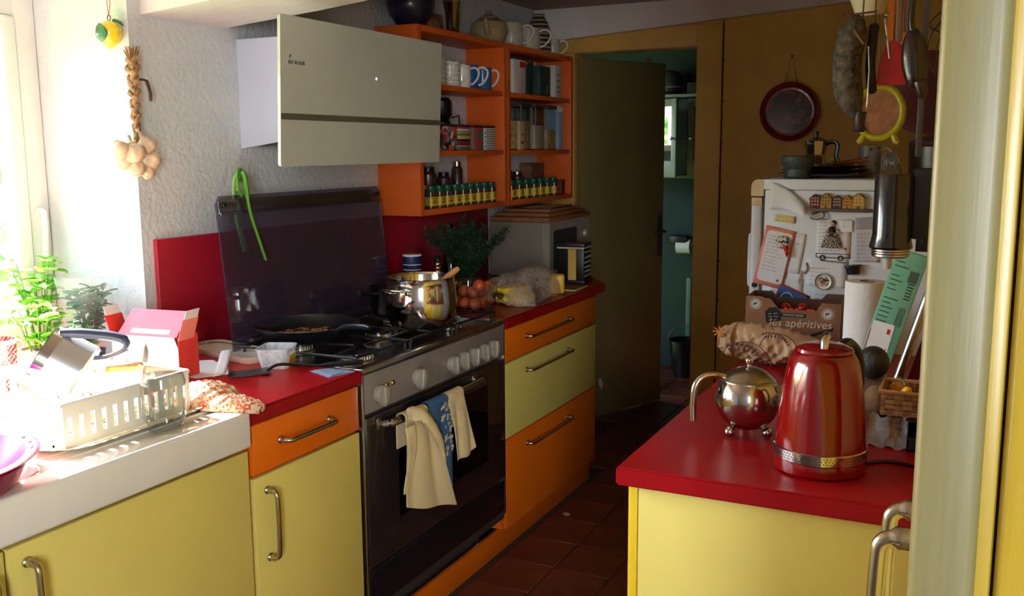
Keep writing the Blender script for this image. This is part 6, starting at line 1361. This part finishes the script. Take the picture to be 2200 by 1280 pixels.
b = bm_(); lathe(b, [(0, .012), (.09, .010), (.108, .004), (.110, 0), (0, .002)], 44, M=FYm); obj('disc', b, mat('dark red lacquer', (70, 6, 14), .45), t)
b = bm_(); lathe(b, [(0, .01), (.006, .009), (.007, 0)], 12, M=T(-.035, -.010, .055) @ FYm); obj('rivet', b, M['steel'], t)
b = bm_(); tube(b, [(0, 0, .108), (0, -.28, .386)], .002, 6); obj('string', b, string, t)
t = thing('orange_board', 'orange plastic board hanging at the top behind the dark spatulas', 'board', (1.322, .60, 1.80))
b = bm_(); prism(b, rounded(.058, .14, .02), .008, T(0, 0, .06) @ FYm); obj('board', b, mat('orange plastic board', (190, 96, 20), .4), t)
b = bm_(); tube(b, [(0, -.004, .125), (0, -.31, .252)], .002, 6); obj('string', b, string, t)
t = thing('yellow_sieve', 'yellow rimmed sieve with brown mesh hanging below the sausage', 'sieve', (1.292, .52, 1.612))
b = bm_(); tube(b, [(.056*math.cos(a), 0, .066*math.sin(a)) for a in [2*PI*i/40 for i in range(40)]], .0095, 10, closed=True, flat=1.0); obj('rim', b, mat('lime yellow plastic', (156, 148, 16), .4), t)
b = bm_(); lathe(b, [(0, .002), (.05, .002), (.05, .0), (0, 0)], 32, M=FYm @ Matrix.Diagonal((1, 1.18, 1, 1))); obj('mesh', b, mat('brown mesh', (140, 92, 60), .7, vary=.15, vscale=40, bump=.4, bscale=300), t)
for s_ in (-1, 1):
    b = bm_(); tube(b, [(s_*.034, 0, -.055), (s_*.044, -.004, -.074), (s_*.05, -.004, -.078)], [.008, .009, .006], 8); obj('lug', b, bpy.data.materials['lime yellow plastic'], t)
b = bm_(); tube(b, [(0, 0, .072), (0, -.31, .45)], .0016, 5); obj('string', b, string, t)
t = thing('wooden_spatulas', 'pair of brown wooden spatulas hanging head up at the top', 'spatula', (1.349, .28, 1.84))
b = bm_(); bx(b, -.008, .006, -.003, .003, -.075, .205, .002); obj('spatula', b, wood('grey brown wood', (84, 62, 44), (112, 84, 60), (14, 14, 1.2)), t)
b = bm_(); bx(b, .008, .022, .002, .008, -.055, .205, .002); obj('spatula', b, bpy.data.materials['grey brown wood'], t)
t = thing('dark_ladle', 'dark glossy ladle with long handle hanging in front of the wire rack', 'ladle', (1.388, .24, 1.72))
dkb = mat('dark brown gloss', (40, 28, 28), .22, coat=.3)
b = bm_(); ball(b, (0, 0, 0), 1, .029, .018, .07, 24, RY(-.10)); obj('bowl', b, dkb, t)
b = bm_(); tube(b, smoothpts([(-.006, 0, .06), (-.012, 0, .09), (-.008, .01, .20), (-.006, .03, .33)], 5), .007, 10); obj('handle', b, dkb, t)
b = bm_(); tube(b, [(.012, .0, -.05), (.020, .0, -.075), (.018, .0, -.088)], [.016, .014, .008], 12); obj('lip', b, dkb, t)
t = thing('metal_skimmer', 'long dark metal handle hanging below the dark ladle', 'skimmer', (1.402, .30, 1.50))
b = bm_(); bx(b, -.006, .008, -.002, .002, 0, .55, .0015); obj('handle', b, M['dark_steel'], t)
t = thing('wire_rack', 'round wire rack hanging at the right beside the yellow post', 'rack', (1.497, .36, 1.75))
b = bm_()
for r_ in (.03, .05, .07, .09, .108): tube(b, [(r_*math.cos(a), 0, r_*math.sin(a)) for a in [2*PI*i/40 for i in range(40)]], .0014, 5, closed=True)
for a in (.5, 2.6, 4.0, 5.6): tube(b, [(0, .001, 0), (.11*math.cos(a), .001, .11*math.sin(a))], .0017, 5)
obj('rings', b, M['black_iron'], t)
b = bm_(); tube(b, [(0, 0, .108), (.0, -.08, .302)], .0016, 5); obj('string', b, string, t)
# hand blender on its wall clip
t = thing('hand_blender', 'black hand blender motor hanging upside down with coiled cord', 'blender', (1.381, -.05, 1.315))
b = bm_(); lathe(b, [(0, .0), (.041, 0), (.043, .004), (.040, .016), (.0375, .03), (.0375, .148), (.035, .153), (0, .154)], 40); obj('body', b, mat('glossy black plastic', (16, 16, 19), .18, coat=.4), t)
b = bm_(); lathe(b, [(0, -.018), (.033, -.018), (.037, -.015), (.037, -.001), (0, 0)], 40); cl = obj('steel_collar', b, M['steel'], t)
b = bm_()
for z in (-.006, -.011): lathe(b, [(.0371, z), (.0378, z+.001), (.0371, z+.002)], 36)
obj('collar_thread', b, M['dark_steel'], cl)
b = bm_(); lathe(b, [(0, -.043), (.006, -.043), (.0085, -.038), (.0085, -.018), (0, -.018)], 18, (-.004, 0, 0)); obj('drive_shaft', b, mat('grey nylon', (170, 168, 170), .4), t)
b = bm_(); tube(b, [((.017-.0145*i/70)*math.cos(i*.30)-.008, -.02, .177+(.020-.017*i/70)*math.sin(i*.30)) for i in range(70)], .0026, 6)
tube(b, smoothpts([(.008, -.018, .172), (.012, -.01, .158), (.01, 0, .152)], 4), .0026, 6); obj('coiled_cord', b, mat('dark grey cord', (74, 72, 70), .35), t)
b = bm_(); bx(b, .036, .085, .0, .022, .02, .165, .006); bx(b, .08, .238, .004, .016, .085, .105, .003); obj('wall_bracket', b, M['black_plastic'], t)
t = thing('dark_lantern', 'black house shaped box hanging behind the hand blender', 'box', (1.432, .35, 1.27))
b = bm_(); prism(b, [(-.026, 0), (.026, 0), (.026, .118), (0, .140), (-.026, .118)], .05, T(0, .05, 0) @ FYm); obj('box', b, M['black_plastic'], t)
b = bm_(); bx(b, -.014, -.010, -.0008, 0, .02, .10); obj('strip', b, M['dark_steel'], t)
b = bm_(); bx(b, .02, .19, .02, .03, .05, .07); obj('wall_bracket', b, M['black_plastic'], t)

# ------------------------------------------------------------ toilet room
t = thing('wall_cupboard', 'pale green wall cupboard with glazed doors in the toilet room', 'cupboard', (-.632, 4.1, 1.325))
b = bm_()
for a in ((0, .82, .18, .198, 0, .53), (0, .018, 0, .19, 0, .53), (.802, .82, 0, .19, 0, .53), (0, .82, 0, .19, 0, .018), (0, .82, 0, .19, .27, .282)): bx(b, *a)
obj('carcass', b, M['pale_green'], t)
b = bm_(); bx(b, -.015, .835, -.02, .199, .531, .552, .003); obj('top_shelf', b, mat('pale green shelf', (168, 190, 172), .4), t)
def leaf_door(x0, ang, flip, panem):
    A = T(x0, -.002, .012) @ RZ(ang); W_ = .405*flip
    lo, hi = (0, W_) if flip > 0 else (W_, 0)
    b = bm_()
    bx(b, lo, lo+.040, -.02, 0, 0, .505, .002, M=A); bx(b, hi-.040, hi, -.02, 0, 0, .505, .002, M=A); bx(b, lo+.037, hi-.037, -.0195, -.0005, 0, .105, .002, M=A); bx(b, lo+.037, hi-.037, -.0195, -.0005, .455, .504, .002, M=A)
    d_ = obj('door', b, M['pale_green'], t)
    b = bm_(); bx(b, lo+.039, hi-.039, -.013, -.009, .104, .456, M=A); obj('pane', b, panem, d_)
    xk = hi-.02 if flip > 0 else lo+.02
    b = bm_(); lathe(b, [(0, .03), (.010, .028), (.013, .02), (.006, .008), (.007, 0)], 16, M=A @ T(xk, -.02, .25) @ FYm); obj('knob', b, M['chrome'], d_)
leaf_door(.006, math.radians(-23.6), 1, M['mirror'])
leaf_door(.814, math.radians(6), -1, mat('dark pane', (40, 48, 54), .08))
t = thing('dark_basket', 'dark round basket standing on the toilet cupboard', 'basket', (-.385, 4.19, 1.8785))
b = bm_(); lathe(b, [(0, 0), (.055, 0), (.075, .02), (.078, .10), (.06, .145), (.03, .158), (0, .16)], 24); obj('body', b, mat('dark wicker', (40, 32, 34), .5, vary=.6, vscale=60, bump=.8, bscale=80), t)
b = bm_(); tube(b, [(.076*math.cos(a), .076*math.sin(a), .05) for a in [2*PI*i/30 for i in range(30)]], .006, 6, closed=True); obj('pale_band', b, mat('pale cane', (150, 130, 120), .5), t)
box_on('small_box', 'small dark box at the right on the toilet cupboard', 'box', -.215, 4.18, 1.8778, .09, .07, .075, mat('dark brown box', (52, 40, 34), .6))
t = thing('toilet_paper', 'toilet roll in a dark holder on the teal wall', 'toilet roll', (-.30, 4.298, .86))
b = bm_(); bx(b, -.085, .055, -.12, 0, .015, .075, .02); obj('holder', b, M['black_plastic'], t)
b = bm_(); lathe(b, [(.02, -.048), (.05, -.048), (.05, .048), (.02, .048), (.02, -.048)], 28, M=T(.02, -.075, 0) @ RY(PI/2)); obj('roll', b, M['paper'], t)
t = thing('pedal_bin', 'pale green bin with lid standing in the toilet room', 'bin', (-.36, 3.60, 0))
b = bm_(); lathe(b, [(0, 0), (.075, 0), (.078, .01), (.088, .24), (0, .24)], 28); obj('body', b, mat('pale green bin', (120, 150, 132), .4), t)
b = bm_(); lathe(b, [(.092, .24), (.092, .252), (.06, .275), (0, .282)], 28); obj('lid', b, mat('green bin lid', (96, 140, 110), .4), t)
t = thing('black_bucket', 'black bucket behind the bin in the toilet room', 'bucket', (-.20, 4.05, 0))
b = bm_(); lathe(b, [(0, 0), (.09, 0), (.115, .24), (.12, .245), (.112, .245), (.087, .006), (0, .005)], 28); obj('body', b, M['black_plastic'], t)
b = bm_(); tube(b, [(.118*math.cos(a), .03*math.sin(a)-.05, .245+.1*math.sin(a)) for a in [PI*i/14 for i in range(15)]], .003, 6); obj('bail', b, M['steel'], t)
t = thing('radiator', 'pale ribbed radiator low on the toilet back wall', 'radiator', (-.26, 4.27, .22))
for k in range(7):
    b = bm_(); bx(b, k*.045, k*.045+.036, -.05, 0, 0, .42, .008); obj('rib', b, mat('teal radiator', (96, 128, 116), .4), t)
# garden seen through the windows
b = bm_(); bx(b, -14, -1.5, -12, 14, -.35, -.3); struct('ground', b, mat('garden grass', (92, 120, 60), .9, vary=.3, vscale=2))
hm = leafy('hedge leaf', (70, 110, 40), (120, 160, 70), .3)
def hedge(name, label, loc, sx, sy, sz, n, seed):
    r = random.Random(seed); b = bm_()
    for k in range(n):
        a, z_ = r.uniform(0, 6.28), r.uniform(-1, 1); q_ = math.sqrt(1-z_*z_)*r.uniform(.7, 1); p = Vector((q_*math.cos(a)*sx, q_*math.sin(a)*sy, (z_*.5+.5)*sz)); s_ = r.uniform(.08, .16)
        d = Vector((r.gauss(0, 1), r.gauss(0, 1), r.gauss(0, 1))).normalized(); e = d.orthogonal().normalized(); f_ = d.cross(e)
        b.faces.new([b.verts.new(p+e*s_), b.verts.new(p+f_*s_*.6), b.verts.new(p-e*s_), b.verts.new(p-f_*s_*.6)])
    t = thing(name, label, 'bush', loc); o = obj('foliage', b, hm, t); o['kind'] = 'stuff'
    b = bm_(); tube(b, [(0, 0, -.02), (0, 0, sz*.6)], .06, 8); obj('stem', b, string, t)
hedge('garden_bush', 'green garden bush outside the kitchen window', (-5.2, -.6, -.3), 1.2, 1.4, 1.5, 700, 51)
hedge('garden_bush', 'green garden bush reflected in the toilet cupboard mirror', (-5.0, 2.2, -.3), 1.2, 1.5, 2.3, 900, 52)

b = bm_()
for k in range(6):
    r_ = .012+.003*(k % 3); tube(b, [(.004*math.sin(k*2+i*.5), r_*math.cos(i*.42)*.8+.004*k-.01, r_*math.sin(i*.42)-.006*k) for i in range(15)], .0016, 5, closed=True)
t = tag(obj('cord_loops', b, mat('pale cord', (170, 150, 128), .8)), 'bundle of pale cord loops hanging beside the drawer unit near the door', 'cord'); t.location = (.010, 1.872, .47)
b = bm_(); ball(b, (0, 0, 0), .012, 1.5, 1, .7, 10); t = tag(obj('bread_scrap', b, mat('bread scrap', (150, 116, 80), .9, bump=.5)), 'small pale scrap lying on the floor tiles by the plinth', 'scrap'); t.location = (.055, 1.365, .0085)
